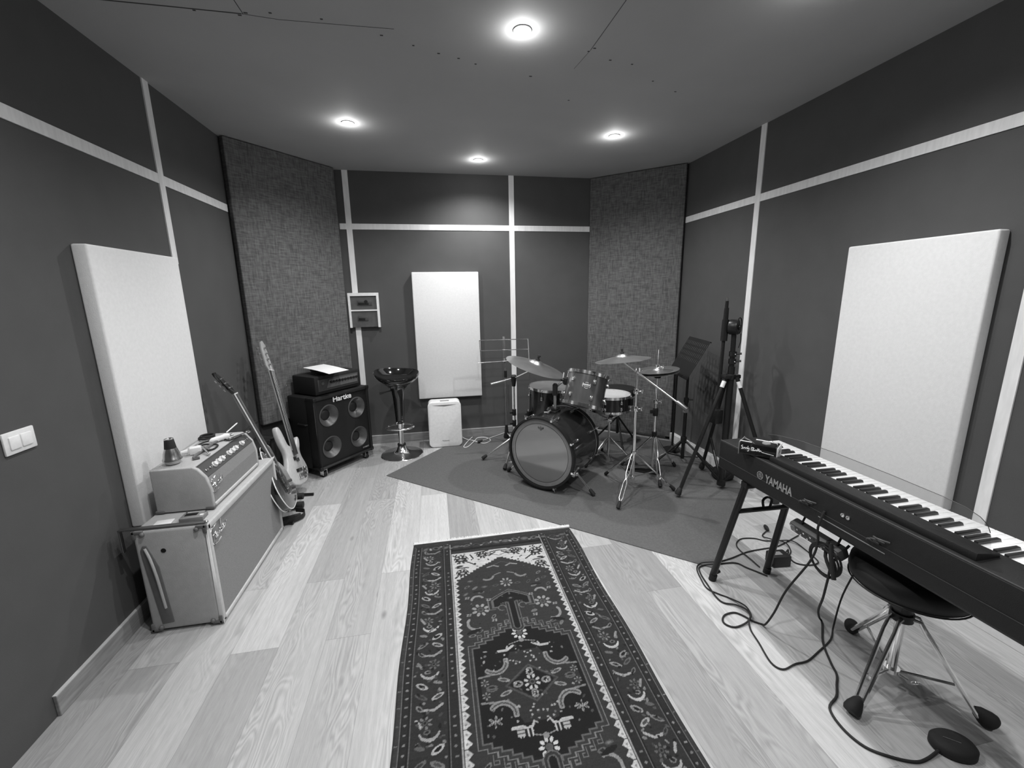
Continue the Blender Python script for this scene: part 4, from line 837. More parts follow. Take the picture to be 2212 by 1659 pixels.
def rack():
    t = thing('rack_tom', 'small tilted tom drum with chrome hoops mounted above the bass drum', 'drum', (RC.x, RC.y, RC.z - .06))
    B().lathe([(RR - .008, .008), (RR, .008), (RR, RL - .008), (RR - .008, RL - .008)], RC, RN, 64).make('shell', M['shellm'], t)
    for z in (.004, RL - .004): hoop(B(), RC + RN * z, RN, RR + .003, .013, .005).make('hoop', M['chrome'], t)
    B().lathe([(0, RL + .002), (RR + .001, RL + .002)], RC, RN, 48).make('drum_head', M['headd'], t); B().lathe([(0, -.001), (RR + .001, -.001)], RC, RN, 48).make('lower_head', M['headd'], t)
    lugs(t, RC, RN, RR, (.068, RL - .068), 6, M['chrome'], .034, (.004, RL - .004, RL), .52)
    d = V(-.42, -1, 0); d = (d - RN * d.dot(RN)).normalized(); x = d.cross(RN) * -1; c = RC + RN * (RL * .60) + d * (RR + .001)
    T = TM(c, RN.cross(d), RN); F = B()
    bd = B(T); bd.tube([(-.026, .016, 0), (-.030, .008, 0), (-.030, -.008, 0), (-.026, -.016, 0)], .0015, 5).tube([(.026, .016, 0), (.030, .008, 0), (.030, -.008, 0), (.026, -.016, 0)], .0015, 5).tube([(-.012, .020, 0), (0, .023, 0), (.012, .020, 0)], .0012, 5).tube([(-.014, -.021, 0), (0, -.024, 0), (.014, -.021, 0)], .0012, 5).bb((-.020, -.011, -.001), (.020, -.009, .001))
    bd.make('badge', M['white2'], t); text_mesh('badge_lettering', 'MAPEX', T @ TM((0, .003, 0), (1, 0, 0), (0, 1, 0)), .017, .0006, M['white2'], t, bold=.0006)
    # arm and bracket
    a = V(.938, 3.198, .792); e = RC + RN * .17 + (V(-1, .25, 0) - RN * V(-1, .25, 0).dot(RN)).normalized() * (RR + .004)
    ar = B().tube([a, a.lerp(e, .5) + V(0, 0, .015), e + V(-.02, 0, 0)], .010, 8).make('mount_arm', M['chrome'], t); B().box(e, (.05, .045, .06)).ball(e + V(-.03, 0, .01), .020).make('bracket', M['black'], t, bevel=.008)
    B().tube([e + V(-.03, -.015, .03), e + V(-.025, -.02, .075)], .006, 8).make('wing_bolt', M['chrome'], t)
rack()
def floor_tom():
    c = V(1.045, 3.73, .265); n = V(.03, -.02, 1).normalized(); L = .425; R = .208
    t = thing('floor_tom', 'deep black floor tom on legs, behind the bass drum on its left side', 'drum', (c.x, c.y, 0))
    B().lathe([(R - .008, .008), (R, .008), (R, L - .008), (R - .008, L - .008)], c, n, 64).make('shell', M['shell'], t)
    for z in (.004, L - .004): hoop(B(), c + n * z, n, R + .003, .012, .004).make('hoop', M['chrome'], t)
    B().lathe([(0, L + .001), (R + .001, L + .001)], c, n, 48).make('drum_head', M['headd'], t); B().lathe([(0, -.001), (R + .001, -.001)], c, n, 48).make('lower_head', M['headd'], t)
    lugs(t, c, n, R, (.075, L - .075), 8, M['steel'], .034, (.004, L - .004, L), .1)
    for k in range(3):
        a = math.radians(195 + 120 * k); d = V(math.cos(a), math.sin(a), 0); p = c + d * (R + .022)
        l = B().tube([(p.x, p.y, .50), (p.x, p.y, .16), (p.x + d.x * .03, p.y + d.y * .03, .10), (p.x + d.x * .03, p.y + d.y * .03, .03)], .0055, 8).make('leg', M['chrome'], t)
        q = V(p.x + d.x * .03, p.y + d.y * .03, 0); B().cyl(q, q + V(0, 0, .05), .014, .010, n=12).make('rubber_foot', M['rubber'], l)
        B().box(c + d * (R + .014) + V(0, 0, .19), (.035, .035, .05), frame((0, 0, 1), d)).cyl(c + d * (R + .03) + V(0, 0, .19), c + d * (R + .055) + V(0, 0, .19), .007, n=8).make('leg_bracket', M['blackm'], t, bevel=.004)
floor_tom()
SC = V(1.530, 3.470, .508)
def snare():
    c = SC; R = .176; L = .135; t = thing('snare_drum', 'black snare drum with a white head on a chrome stand beside the tom', 'drum', (c.x, c.y, c.z - .005)); n = V(0, 0, 1)
    B().lathe([(R - .006, .006), (R, .006), (R, L - .006), (R - .006, L - .006)], c, n, 64).make('shell', M['shell'], t)
    for z in (.004, L - .002): hoop(B(), c + n * z, n, R + .004, .011, .004).make('hoop', M['chrome'], t)
    B().lathe([(0, L + .001), (R + .001, L + .001)], c, n, 48).make('drum_head', M['headc'], t); B().lathe([(0, .001), (R, .001)], c, n, 48).make('lower_head', M['headd'], t)
    lugs(t, c, n, R, (.040, L - .040), 8, M['chrome'], .03, (.004, L - .002, L), .15)
    d = V(.75, -.66, 0); B().box(c + d * (R + .014) + V(0, 0, L - .05), (.03, .03, .055), frame((0, 0, 1), d)).tube([c + d * (R + .02) + V(0, 0, L - .02), c + d * (R + .055) + V(0, 0, L - .01)], .004, 6).make('snare_strainer', M['black'], t, bevel=.003)
snare()
def snare_stand():
    x, y = SC.x, SC.y; t = thing('snare_stand', 'chrome tripod stand holding up the snare drum', 'stand', (x, y, 0))
    B().cyl((x, y, .06), (x, y, .26), .014, n=16).cyl((x, y, .24), (x, y, .40), .010, n=16).make('pole', M['chrome'], t)
    B().box((x, y, .405), (.04, .04, .045)).cyl((x, y, .41), (x - .06, y - .02, .41), .007, n=8).make('basket_hub', M['chrome'], t, bevel=.006)
    for k in range(3):
        a = math.radians(250 + 120 * k); d = V(math.cos(a), math.sin(a), 0); p0 = V(x, y, .41); p1 = p0 + d * .19 + V(0, 0, .078); p2 = p1 + d * .004 + V(0, 0, .035)
        arm = B().tube([p0, p0.lerp(p1, .5) + V(0, 0, -.012), p1, p2], .006, 8).make('basket_arm', M['chrome'], t); B().box(p1 + V(0, 0, .006), (.03, .03, .022)).make('rubber_grip', M['rubber'], arm, bevel=.004)
        b_ = math.radians(200 + 120 * k); q = V(x + .27 * math.cos(b_), y + .27 * math.sin(b_), 0); leg3(t, (x, y, .25), q, .005, .009)
        B().cyl((x, y, .075), V(x, y, .25).lerp(q, .55), .004, n=6).make('leg_brace', M['chrome'], t)
snare_stand()
def pedal(c, d, name, label, cat):
    c = V(*c); d = V(*d, 0).normalized(); s = V(-d.y, d.x, 0); t = thing(name, label, cat, (c.x, c.y, 0)); F = frame((0, 0, 1), d); z0 = c.z
    B().box(c + V(0, 0, .006), (.29, .085, .010), F).make('base_plate', M['blackm'], t, bevel=.002)
    Fp = Matrix.Rotation(math.radians(10), 3, s) @ F if 0 else F
    B().add([c + d * a + s * b_ + V(0, 0, z_) for a, b_, z_ in ((-.13, -.035, .016), (-.13, .035, .016), (.10, .03, .062), (.10, -.03, .062), (-.13, -.035, .024), (-.13, .035, .024), (.10, .03, .070), (.10, -.03, .070))], [(0, 1, 2, 3), (7, 6, 5, 4), (0, 4, 5, 1), (1, 5, 6, 2), (2, 6, 7, 3), (3, 7, 4, 0)]).make('foot_board', M['dsteel'], t, bevel=.002)
    return t, c, d, s
t, c, d, s_ = pedal((1.235, 3.505, .0052), (-KA.x, -KA.y), 'kick_pedal', 'chrome and black bass drum pedal behind the bass drum', 'pedal')
for k in (-1, 1): B().cyl(c + d * .125 + s_ * .05 * k + V(0, 0, .01), c + d * .125 + s_ * .05 * k + V(0, 0, .23), .007, n=8).make('side_post', M['chrome'], t)
B().cyl(c + d * .125 - s_ * .06 + V(0, 0, .225), c + d * .125 + s_ * .06 + V(0, 0, .225), .007, n=8).make('axle', M['chrome'], t)
bt = B().cyl(c + d * .125 + V(0, 0, .225), c + d * .075 + V(0, 0, .40), .004, n=8).make('beater', M['chrome'], t); B().cyl(c + d * .095 + V(0, 0, .40), c + d * .05 + V(0, 0, .388), .022, n=16).make('beater_felt', M['fringe'], bt)
B().tube([c + d * .115 + V(0, 0, .22), c + d * .10 + V(0, 0, .14), c + d * .095 + V(0, 0, .07)], .006, 6).make('chain', M['steel'], t)
# cymbals
def cymbal(name, c, n, R, bell, label, m=None, inv=False):
    n = Vector(n).normalized(); s = -1 if inv else 1; h = R * .13
    pr = [(R, -h), (R * .75, -h * .62), (R * .5, -h * .22), (bell * 1.15, 0.0), (bell, .004), (bell * .8, bell * .26), (bell * .4, bell * .42), (.007, bell * .46)]
    pr = [(r, z * s) for r, z in pr]; pr2 = [(r, z - .0016) for r, z in pr[::-1]]
    o = B().lathe(pr + pr2 + [pr[0]], V(*c), n, 72).make(name, m or M['cymbal'], angle=50); tag(o, label, 'cymbal'); return o
def clampw(t, p, d, name='wing_nut'):
    p = V(*p); d = V(*d).normalized(); return B().lathe([(.020, -.020), (.020, .020)], p, (0, 0, 1), 14).cyl(p, p + d * .035, .006, n=8).box(p + d * .040, (.010, .010, .030)).make(name, M['chrome'], t, bevel=.002)
J1 = V(1.468, 2.856, .968); CR = V(1.387, 2.945, 1.062); CRN = V(-.084, .091, 1).normalized()
cymbal('crash_cymbal', CR, CRN, .205, .052, 'bronze crash cymbal high on the boom stand right of the tom')
def stand_r():
    x, y = 1.468, 2.856; t = thing('boom_cymbal_stand', 'chrome double-braced boom stand carrying the right crash cymbal', 'stand', (x, y, 0)); z0 = .0055
    B().cyl((x, y, .11), (x, y, .675), .0125, n=16).make('lower_tube', M['chrome'], t); B().cyl((x, y, .66), (x, y, .955), .0095, n=16).make('upper_tube', M['chrome'], t)
    clampw(t, (x, y, .675), (.9, -.4, 0)); clampw(t, (x, y, .81), (.9, -.4, 0), 'memory_lock')
    for ft in ((1.235, 2.602, z0), (1.383, 3.180, z0), (1.787, 2.787, z0)):
        leg3(t, (x, y, .330), ft, .0055, .014, fr=.015)
        q = V(x, y, .33).lerp(V(*ft), .50); B().cyl((x, y, .125), q, .0055, n=8).make('leg_brace', M['chrome'], t)
    B().cyl((x, y, .30), (x, y, .345), .020, n=16).make('leg_collar', M['chrome'], t, bevel=.002); B().cyl((x, y, .105), (x, y, .135), .017, n=16).make('lower_collar', M['chrome'], t, bevel=.002)
    E_ = V(1.690, 2.600, .745); dr = (E_ - J1).normalized(); T0 = CR - CRN * .035
    B().cyl(T0, E_, .0075, n=12).make('boom_arm', M['chrome'], t); B().cyl(E_ - dr * .05, E_ + dr * .035, .0165, n=16).make('counterweight', M['dsteel'], t, bevel=.003)
    B().box(J1, (.030, .034, .040)).cyl(J1, J1 + V(.03, -.02, 0), .008, n=8).make('tilter', M['chrome'], t, bevel=.006)
    B().box(T0, (.020, .022, .030)).cyl(T0, CR + CRN * .055, .0035, n=8).make('cymbal_rod', M['chrome'], t); B().lathe([(.014, 0), (.016, .008), (.006, .014), (.008, .034), (0, .036)], CR + CRN * .024, CRN, 14).make('felt_and_nut', M['rubber'], t)
stand_r()
CL = V(.831, 3.381, .970); CLN = V(.313, -.136, 1).normalized()
cymbal('ride_cymbal', CL, CLN, .255, .062, 'large bronze cymbal tilted over the left side of the drum kit')
def stand_l():
    x, y = .708, 3.770; t = thing('boom_cymbal_stand', 'chrome boom stand carrying the large cymbal left of the drums', 'stand', (x, y, 0)); z0 = .0055; J = V(x, y, .775)
    B().cyl((x, y, .10), (x, y, .45), .0125, n=16).make('lower_tube', M['chrome'], t); B().cyl((x, y, .43), (x, y, .76), .0095, n=16).make('upper_tube', M['chrome'], t)
    for z, nm in ((.45, 'wing_nut'), (.345, 'memory_lock')): B().cyl((x, y, z - .03), (x, y, z + .03), .019, n=14).box((x - .03, y - .01, z), (.03, .012, .016)).make(nm, M['black'], t, bevel=.003)
    for ft in ((.392, 3.757, z0), (.556, 3.466, z0), (.98, 4.02, z0)): leg3(t, (x, y, .22), ft, .0085, fr=.018)
    B().cyl((x, y, .19), (x, y, .24), .022, n=14).make('leg_collar', M['black'], t)
    b0 = V(.497, 3.800, .725); T0 = CL - CLN * .045
    B().cyl(b0, J, .0105, n=12).make('boom_tube', M['chrome'], t); B().cyl(J, T0, .005, n=8).make('boom_rod', M['chrome'], t)
    B().lathe([(.016, -.075), (.026, -.02), (.028, .020), (.020, .032)], J, (0, 0, 1), 14).make('tilter', M['black'], t); B().cyl(T0 - V(.03, -.03, .012), T0 + V(.02, -.01, .012), .018, n=12).make('boom_end_block', M['black'], t)
    B().cyl(T0, CL + CLN * .06, .0035, n=8).make('cymbal_rod', M['chrome'], t); B().lathe([(.020, 0), (.020, .010), (.008, .014), (.010, .030), (.016, .034), (.014, .046), (0, .048)], CL + CLN * .026, CLN, 14).make('felt_and_nut', M['rubber'], t)
stand_l()
def hihat():
    x, y = 1.790, 3.134; z0 = .0055; t = thing('hi_hat_stand', 'chrome hi-hat stand with a foot pedal at the right of the drum kit', 'stand', (x, y, 0)); n = V(-.10, .03, 1).normalized()
    B().cyl((x, y, .05), (x, y, .55), .0125, n=16).make('lower_tube', M['chrome'], t); B().cyl((x, y, .54), (x, y, .850), .0095, n=16).make('upper_tube', M['chrome'], t); B().cyl((x, y, .84), (x, y, 1.076), .0032, n=8).make('pull_rod', M['chrome'], t)
    B().cyl((x, y, .52), (x, y, .585), .021, n=14).box((x - .035, y - .01, .56), (.035, .014, .03)).make('height_clamp', M['black'], t, bevel=.003); clampw(t, (x, y, .645), (.8, -.5, 0), 'memory_lock'); clampw(t, (x, y, .935), (.8, -.5, 0), 'clutch')
    for ft, dd in (((1.707, 2.854, z0), .012), ((2.048, 3.212, z0), .0), ((1.600, 3.346, z0), .0)):
        leg3(t, (x, y, .355), ft, .0055 if dd else .009, dd, fr=.016)
        B().cyl((x, y, .13), V(x, y, .355).lerp(V(*ft), .55), .005, n=6).make('leg_brace', M['chrome'], t)
    B().cyl((x, y, .335), (x, y, .38), .021, n=14).make('leg_collar', M['blackm'], t)
    B().lathe([(.024, 0), (.030, .012), (.020, .02), (.012, .024)], (x, y, .842), n=18).make('cymbal_seat', M['black'], t)
    Z = V(x, y, .892); cymbal('hi_hat_cymbal', Z - n * .006, -n, .170, .045, 'lower bronze hi-hat cymbal, turned bell down under its pair', inv=False); cymbal('hi_hat_cymbal', Z + n * .020, n, .170, .045, 'upper bronze hi-hat cymbal on the hi-hat stand')
    t2, c, d, s = pedal((1.735, 3.19, .0052), (.8, -.6), 'hi_hat_pedal', 'black foot pedal on the carpet under the hi-hat stand', 'pedal')
hihat()
# drummer seat behind the kit
t = thing('drum_throne', 'round black drum stool seat behind the snare drum', 'stool', (1.81, 3.90, 0)); c = V(1.81, 3.90, 0)
B().lathe([(.0, .52), (.15, .52), (.172, .535), (.175, .575), (.160, .600), (.08, .610), (0, .611)], c, n=40).make('seat', M['cushion'], t)
B().cyl(c + V(0, 0, .12), c + V(0, 0, .52), .014, n=14).make('post', M['blackm'], t)
for k in range(3): a = math.radians(20 + 120 * k); leg3(t, (c.x, c.y, .30), (c.x + .24 * math.cos(a), c.y + .24 * math.sin(a), .0055), .009, m=M['blackm'])
# ------------------------------------------------------------------ music stands
t = thing('wire_music_stand', 'silver folding wire music stand by the back wall, left of the drums', 'music stand', (.706, 4.215, 0)); x, y = .706, 4.215
B().cyl((x, y, .03), (x, y, .60), .0085, n=10).cyl((x, y, .58), (x, y, .80), .0055, n=10).make('pole', M['steel'], t)
B().lathe([(.020, .12), (.034, .06), (.030, .05), (.010, .05), (.012, .19), (.014, .19), (.020, .12)], (x, y, 0), n=14).make('leg_hub', M['black'], t); B().cyl((x, y, .70), (x, y, .77), .016, n=12).make('neck_clamp', M['black'], t)
for q in ((.40, 4.235, .0055), (.80, 3.93, .0055), (.93, 4.42, .0055)): leg3(t, (x, y, .11), q, .006, m=M['dsteel'], fr=.014)
B().box((x - .010, y, .985), (.022, .005, .27)).make('desk_spine', M['steel'], t, bevel=.001)
for z_, a_, e_ in ((1.090, .447, .945), (.985, .447, .95)): B().tube([(a_, y - .012, z_), (e_, y - .012, z_)], .0042, 6).make('desk_wire', M['chrome'], t)
B().tube([(.420, y - .03, .868), (.955, y - .03, .880)], .0055, 8).make('desk_ledge', M['chrome'], t)
for xx in (.447, .945): B().tube([(xx, y - .012, 1.092), (xx + .004, y - .018, .985), (xx + .006, y - .03, .870)], .0042, 6).make('side_wire', M['chrome'], t)
def blackstand():
    x, y = 2.165, 3.283; t = thing('orchestra_music_stand', 'black music stand with a perforated desk, right of the hi-hat', 'music stand', (x, y, 0)); z0 = .0055
    B().cyl((x, y, .05), (x, y, .60), .0155, n=14).cyl((x, y, .58), (x, y, .84), .011, n=12).make('pole', M['blackm'], t)
    B().cyl((x, y, .575), (x, y, .615), .021, n=12).cyl((x, y, .60), (x + .05, y - .02, .60), .007, n=8).make('height_clamp', M['black'], t); B().cyl((x, y, .20), (x, y, .255), .026, n=14).make('leg_hub', M['black'], t)
    B().box((x, y, .50), (.034, .034, .035)).make('tape', M['greyp'], t)
    for q in ((1.93, 3.33, z0), (2.325, 3.06, z0), (2.23, 3.53, z0)):
        leg3(t, (x, y, .235), q, .009, m=M['blackm'], fr=.014); B().cyl((x, y, .065), V(x, y, .235).lerp(V(*q), .58), .005, n=6).make('leg_brace', M['blackm'], t)
    # desk: a perforated sheet, leaning back
    Wd = V(-.246, -.969, 0).normalized(); nn = V(-.969, .246, 0); up = (V(0, 0, 1) * .88 - nn * .47).normalized(); o0 = V(2.055, 3.268, .835); W2, H = .24, .345
    T = TM(o0, Wd, up); b = B(T); cols, rows = 13, 22; cell = 2 * W2 / cols; ch = H / rows
    def plate(xa, xb, ya, yb): b.bb((xa, ya, -.001), (xb, yb, .001))
    for r in range(rows):
        ya, yb = r * ch, (r + 1) * ch; slot = r in (9, 10, 12, 13, 15, 16, 18, 19)
        if not slot: plate(-W2, W2, ya, yb); continue
        for c_ in range(cols + 1):
            xc = -W2 + c_ * cell; plate(max(-W2, xc - cell * .24), min(W2, xc + cell * .24), ya, yb)
    b.make('desk', M['blackm'], t, smooth=False); B(T).bb((-W2, -.006, 0), (W2, 0, .055)).bb((-W2, 0, .050), (W2, .016, .055)).make('ledge', M['blackm'], t, smooth=False)
    B(T).bb((-W2, H - .008, -.010), (W2, H, 0)).make('desk_rim', M['blackm'], t, smooth=False); B().tube([(x, y, .83), (x - .02, y, .86), (x - .01, y, .92)], .012, 8).make('desk_joint', M['black'], t)
    small(B(T).box((-.16, .012, .008), (.07, .012, .014)), 'white_marker', M['white2'], 'small white object on the ledge of the black music stand', 'marker')
blackstand()
t = thing('microphone_stand', 'thin black pole stand in the right corner, behind the perforated music stand', 'stand', (2.255, 3.60, 0))
B().cyl((2.255, 3.60, .02), (2.255, 3.60, .845), .011, n=12).make('pole', M['blackm'], t); B().lathe([(.085, 0), (.086, .012), (.03, .022), (.013, .05), (0, .05)], (2.255, 3.60, 0.0055), n=28).make('base', M['blackm'], t); B().cyl((2.255, 3.60, .835), (2.20, 3.45, .850), .009, n=8).make('cross_arm', M['blackm'], t)
# ------------------------------------------------------------------ tall studio boom stand
def bigstand():
    x, y = 2.168, 2.752; z0 = .0055; t = thing('studio_boom_stand', 'tall black studio boom stand with white tape on its legs, by the right wall', 'stand', (x, y, 0)); m = M['blackm']
    B().cyl((x, y, .06), (x, y, .98), .024, n=18).make('lower_column', m, t); B().cyl((x, y, .96), (x - .005, y, 1.235), .017, n=18).make('upper_column', m, t)
    B().cyl((x, y, .885), (x, y, .925), .034, n=18).box((x, y, .905), (.13, .06, .03)).make('leg_collar', m, t, bevel=.006)
    for z in (1.02, 1.075): c_ = B().cyl((x, y, z - .018), (x, y, z + .018), .026, n=16).cyl((x, y, z), (x + .05, y - .03, z + .004), .008, n=8).make('clamp', m, t); B().ball((x + .0, y - .028, z), .006).make('bolt', M['chrome'], c_)
    g = V(x - .01, y, 1.272); gd = V(.60, -.80, 0)
    gh = B().cyl(g - gd * .030, g + gd * .030, .055, n=28).cyl(g + gd * .03, g + gd * .045, .020, n=16).make('swivel_head', m, t, bevel=.006)
    B().torus(g + V(.035, -.01, .01), .058, .004, (.60, -.80, 0), 30, 6).make('clutch_ring', m, gh)
    a0 = V(2.115, 2.793, 1.46); a1 = V(2.105, 2.79, .66)
    B().tube([a0, V(2.112, 2.79, 1.30), a1], [.012, .0125, .0125], 12).cyl((2.113, 2.79, 1.20), (2.115, 2.792, 1.41), .020, .016, n=14).make('boom_arm', m, t); B().cyl((2.112, 2.79, 1.17), (2.116, 2.792, 1.325), .024, n=14).make('boom_sleeve', m, t); B().cyl(a0, a0 + V(0, 0, .022), .006, n=8).make('boom_tip', M['steel'], t)
    B().box((2.105, 2.79, .592), (.070, .070, .115)).make('counterweight', m, t, bevel=.012); B().torus((2.105, 2.79, .642), .032, .002, (0, 0, 1), 24, 5).make('weight_rim', M['dsteel'], t)
    B().tube([(2.21, 2.74, 1.225), (2.215, 2.74, 1.17), (2.20, 2.74, 1.12)], .003, 6).make('safety_cable', m, t)
    for ft, tape in (((1.756, 2.690, z0), 1), ((2.36, 2.41, z0), 1), ((2.235, 3.10, z0), 0)):
        f = V(*ft); tp = V(x, y, .905) + (f - V(x, y, 0)).normalized() * .045; l = leg3(t, tp, f, .0135, m=m, fr=.024)
        if tape: B().cyl(tp.lerp(f, .035), tp.lerp(f, .085), .0155, n=12).make('white_tape', M['white2'], l)
        B().cyl((x, y, .055), tp.lerp(f, .62), .0105, n=10).make('leg_brace', m, t)
    B().cyl((x, y, .035), (x, y, .085), .032, n=16).make('bottom_collar', m, t)
    tag(B().box((2.29, 2.90, .056), (.15, .13, .10)).make('sandbag', M['darkbag'], bevel=.035, seg=4), 'black bag on the floor behind the foot of the tall boom stand', 'bag')
bigstand()
# ------------------------------------------------------------------ stage piano
KX0, KX1, KY0, KY1, KZ0, KZ1 = 1.432, 1.736, .500, 1.850, .624, .776
def piano():
    t = thing('stage_piano', 'long black digital stage piano on a folding stand, at the right edge', 'keyboard', ((KX0 + KX1) / 2, (KY0 + KY1) / 2, KZ0))
    ky0, ky1 = .566, 1.792; kx0 = KX0 + .134
    T = Matrix(((1, 0, 0, 0), (0, 0, 1, 0), (0, 1, 0, 0), (0, 0, 0, 1)))
    b = B()
    b.prism([(KX0, KZ0 + .012), (KX0 + .010, KZ0), (KX1 - .01, KZ0), (KX1, KZ0 + .010), (KX1, KZ0 + .085), (kx0, KZ0 + .090), (kx0, KZ1), (KX0 + .006, KZ1), (KX0, KZ1 - .006)], ky0, ky1, T)
    for a, c in ((KY0, ky0), (ky1, KY1)): b.prism([(KX0, KZ0 + .012), (KX0 + .010, KZ0), (KX1 - .01, KZ0), (KX1, KZ0 + .010), (KX1, KZ1 - .035), (KX1 - .05, KZ1 - .004), (kx0, KZ1), (KX0 + .006, KZ1), (KX0, KZ1 - .006)], a, c, T)
    b.make('body', M['kbody'], t, bevel=.0015)
    B().bb((KX0 - .0012, KY0 + .01, KZ0 + .060), (KX0 + .001, KY1 - .002, KZ0 + .0618)).make('case_seam', M['greyd'], t, smooth=False); B().bb((KX0 + .001, KY0, KZ1 - .0022), (KX0 + .0052, KY1, KZ1 + .0006)).make('top_edge', M['greyd'], t, smooth=False)
    # keys, from the treble (far) end to the bass (near) end
    names = []; oc = ['A', 'A#', 'B'] + ['C', 'C#', 'D', 'D#', 'E', 'F', 'F#', 'G', 'G#', 'A', 'A#', 'B'] * 7 + ['C']
    wn = 52; w = (ky1 - ky0) / wn; i = 0
    wk = B().bb((0, 0, 0), (.158, w - .0012, .020)).make('white_key', M['keyw'], None, bevel=.0012); bk0 = B().prism([(0, 0), (.095, 0), (.088, .012), (0, .013)], 0, .0105, T).make('black_key', M['keyk'], None, bevel=.001)
    first = {0: True, 1: True}
    def place(src, x, y, z, k):
        o = src if first[k] else src.copy()
        if not first[k]: C.objects.link(o)
        first[k] = False; o.parent = t; o.location = V(x, y, z) - t.location; return o
    for nm in oc:
        if '#' in nm:
            off = {'A#': .001, 'C#': -.001, 'D#': .001, 'F#': -.0015, 'G#': 0}[nm]; place(bk0, kx0 + .001, ky0 + i * w - .00525 + off, KZ0 + .144, 1)
        else: place(wk, kx0 + .001, ky0 + i * w + .0006, KZ0 + .126, 0); i += 1
    text_mesh('brand_lettering', 'YAMAHA', TM((KX0 - .0012, 1.461, .700), (0, -1, 0), (0, 0, 1)), .050, .0008, M['logo'], t, bold=.0012, sx=.70, label='silver brand lettering')
    e = TM((KX0 - .0012, 1.566, .703), (0, -1, 0), (0, 0, 1)); g = B()
    for k in range(24):
        a0, a1 = 2 * math.pi * k / 24, 2 * math.pi * (k + 1) / 24; g.add([e @ V(r * math.cos(a), r * math.sin(a), z) for z in (0, .0008) for r, a in ((.0155, a0), (.0185, a0), (.0185, a1), (.0155, a1))], [(0, 1, 2, 3), (7, 6, 5, 4), (1, 5, 6, 2), (0, 3, 7, 4)])
    for k in range(3):
        a = math.pi / 2 + k * 2 * math.pi / 3; d = V(math.cos(a), math.sin(a), 0); q = V(-d.y, d.x, 0)
        for s in (-1, 1): g.add([e @ (p + V(0, 0, z)) for z in (0, .0008) for p in (d * .001 + q * .0016 * s, d * .015 + q * .0016 * s, d * .015 + q * .0040 * s, d * .004 + q * .0040 * s)], [(0, 1, 2, 3), (7, 6, 5, 4)])
        g.add([e @ (p + V(0, 0, z)) for z in (0, .0008) for p in (-q * .0040 + d * .003, q * .0040 + d * .003, q * .0030, -q * .0030)], [(0, 1, 2, 3), (7, 6, 5, 4)])
        g.add([e @ (p + V(0, 0, z)) for z in (0, .0008) for p in (-d * .0165 - q * .001, -d * .0165 + q * .001, q * .001, -q * .001)], [(0, 1, 2, 3), (7, 6, 5, 4)])
    g.make('brand_emblem', M['logo'], t, smooth=False)
    # socket panel in the back
    for k in range(2): B().lathe([(.0075, 0), (.0075, .004), (.0045, .004), (.0045, .001), (0, .001)], (KX0 - .0005, 1.165 - .020 * k, .722), (-1, 0, 0), 14).make('audio_socket', M['chrome'], t)
    B().bb((KX0 - .001, 1.01, .664), (KX0 + .001, 1.26, .667)).make('socket_marking', M['logo'], t, smooth=False)
    for y in (1.295, 1.02):
        b = B()
        for k in range(3): b.tube([(KX0 - .002, y - .020 + .016 * k, .712 - .012 * k), (KX0 - .022, y + .016 * k, .716 - .008 * k), (KX0 - .004, y + .030 + .010 * k, .706 - .012 * k)], .0032, 6, sm=3)
        b.make('cord_hook', M['greyd'], t)
    # music rest holder and clear music rest
    B().prism([(KX0 + .022, KZ1), (KX0 + .112, KZ1), (KX0 + .110, KZ1 + .012), (KX0 + .024, KZ1 + .024)], .800, 1.550, T).make('music_rest_holder', M['kbody'], t, bevel=.002)
    x0, z0, x1, z1 = KX0 + .075, KZ1 + .012, KX0 + .020, KZ1 + .150; p0 = V(x0, 0, z0); d = V(x1 - x0, 0, z1 - z0); nrm = V(d.z, 0, -d.x).normalized() * .0015
    oln = []
    for yy, hh in [(.800, 0), (.796, .55), (.80, .72), (.815, .84), (.845, .93), (.90, .98), (1.05, 1.02), (1.25, 1.03), (1.40, .98), (1.52, .86), (1.585, .74), (1.565, .5), (1.55, 0)]: oln.append(V(0, yy, 0) + p0 + d * hh)
    n = len(oln); B().add([p + nrm for p in oln] + [p - nrm for p in oln], [tuple(range(n)), tuple(range(n, 2 * n))[::-1]] + [(i, (i + 1) % n, n + (i + 1) % n, n + i) for i in range(n)]).make('clear_music_rest', M['acrylic'], t, smooth=False)
    B().tube(oln[1:-1], .0010, 5).make('rest_edge', M['greyd'], t)
    return t
pt = piano()
def pstand():
    t = thing('keyboard_stand', 'black folding keyboard stand with angled legs under the stage piano', 'stand', (1.58, 1.2, 0)); m = M['blackm']
    for s in (1, -1):
        y = (lambda v: v) if s > 0 else (lambda v: .515)
        for f, tp in (((1.413, y(1.795), 0), (1.452, y(1.667), KZ0 - .008)), ((1.742, y(1.787), 0), (1.705, y(1.655), KZ0 - .008))):
            a, b_ = V(*f), V(*tp); l = B().cyl(a + V(0, 0, .02), b_, .0165, n=14).make('leg', m, t)
            B().cyl(a, a.lerp(b_, .06), .019, .018, n=14).make('rubber_foot', M['rubber'], l); B().cyl(a.lerp(b_, .075), a.lerp(b_, .075) + V(.035, .01, 0), .010, n=10).make('levelling_knob', M['rubber'], l)
        B().cyl((1.446, y(1.692), .455), (1.710, y(1.683), .455), .0115, n=12).make('crossbar', m, t)
        B().tube([(1.585, y(1.688), .455), (1.575, y(1.688), .50), (1.60, y(1.69), .515), (1.625, y(1.688), .50), (1.62, y(1.688), .462)], .006, 8, sm=3).make('locking_handle', m, t)
        B().bb((1.437, y(1.667) - .02, KZ0 - .030), (1.72, y(1.667) + .02, KZ0 - .0005)).make('support_arm', m, t, bevel=.004)
    B().bb((1.54, .50, KZ0 - .034), (1.60, 1.66, KZ0 - .008)).make('centre_rail', m, t, bevel=.004)
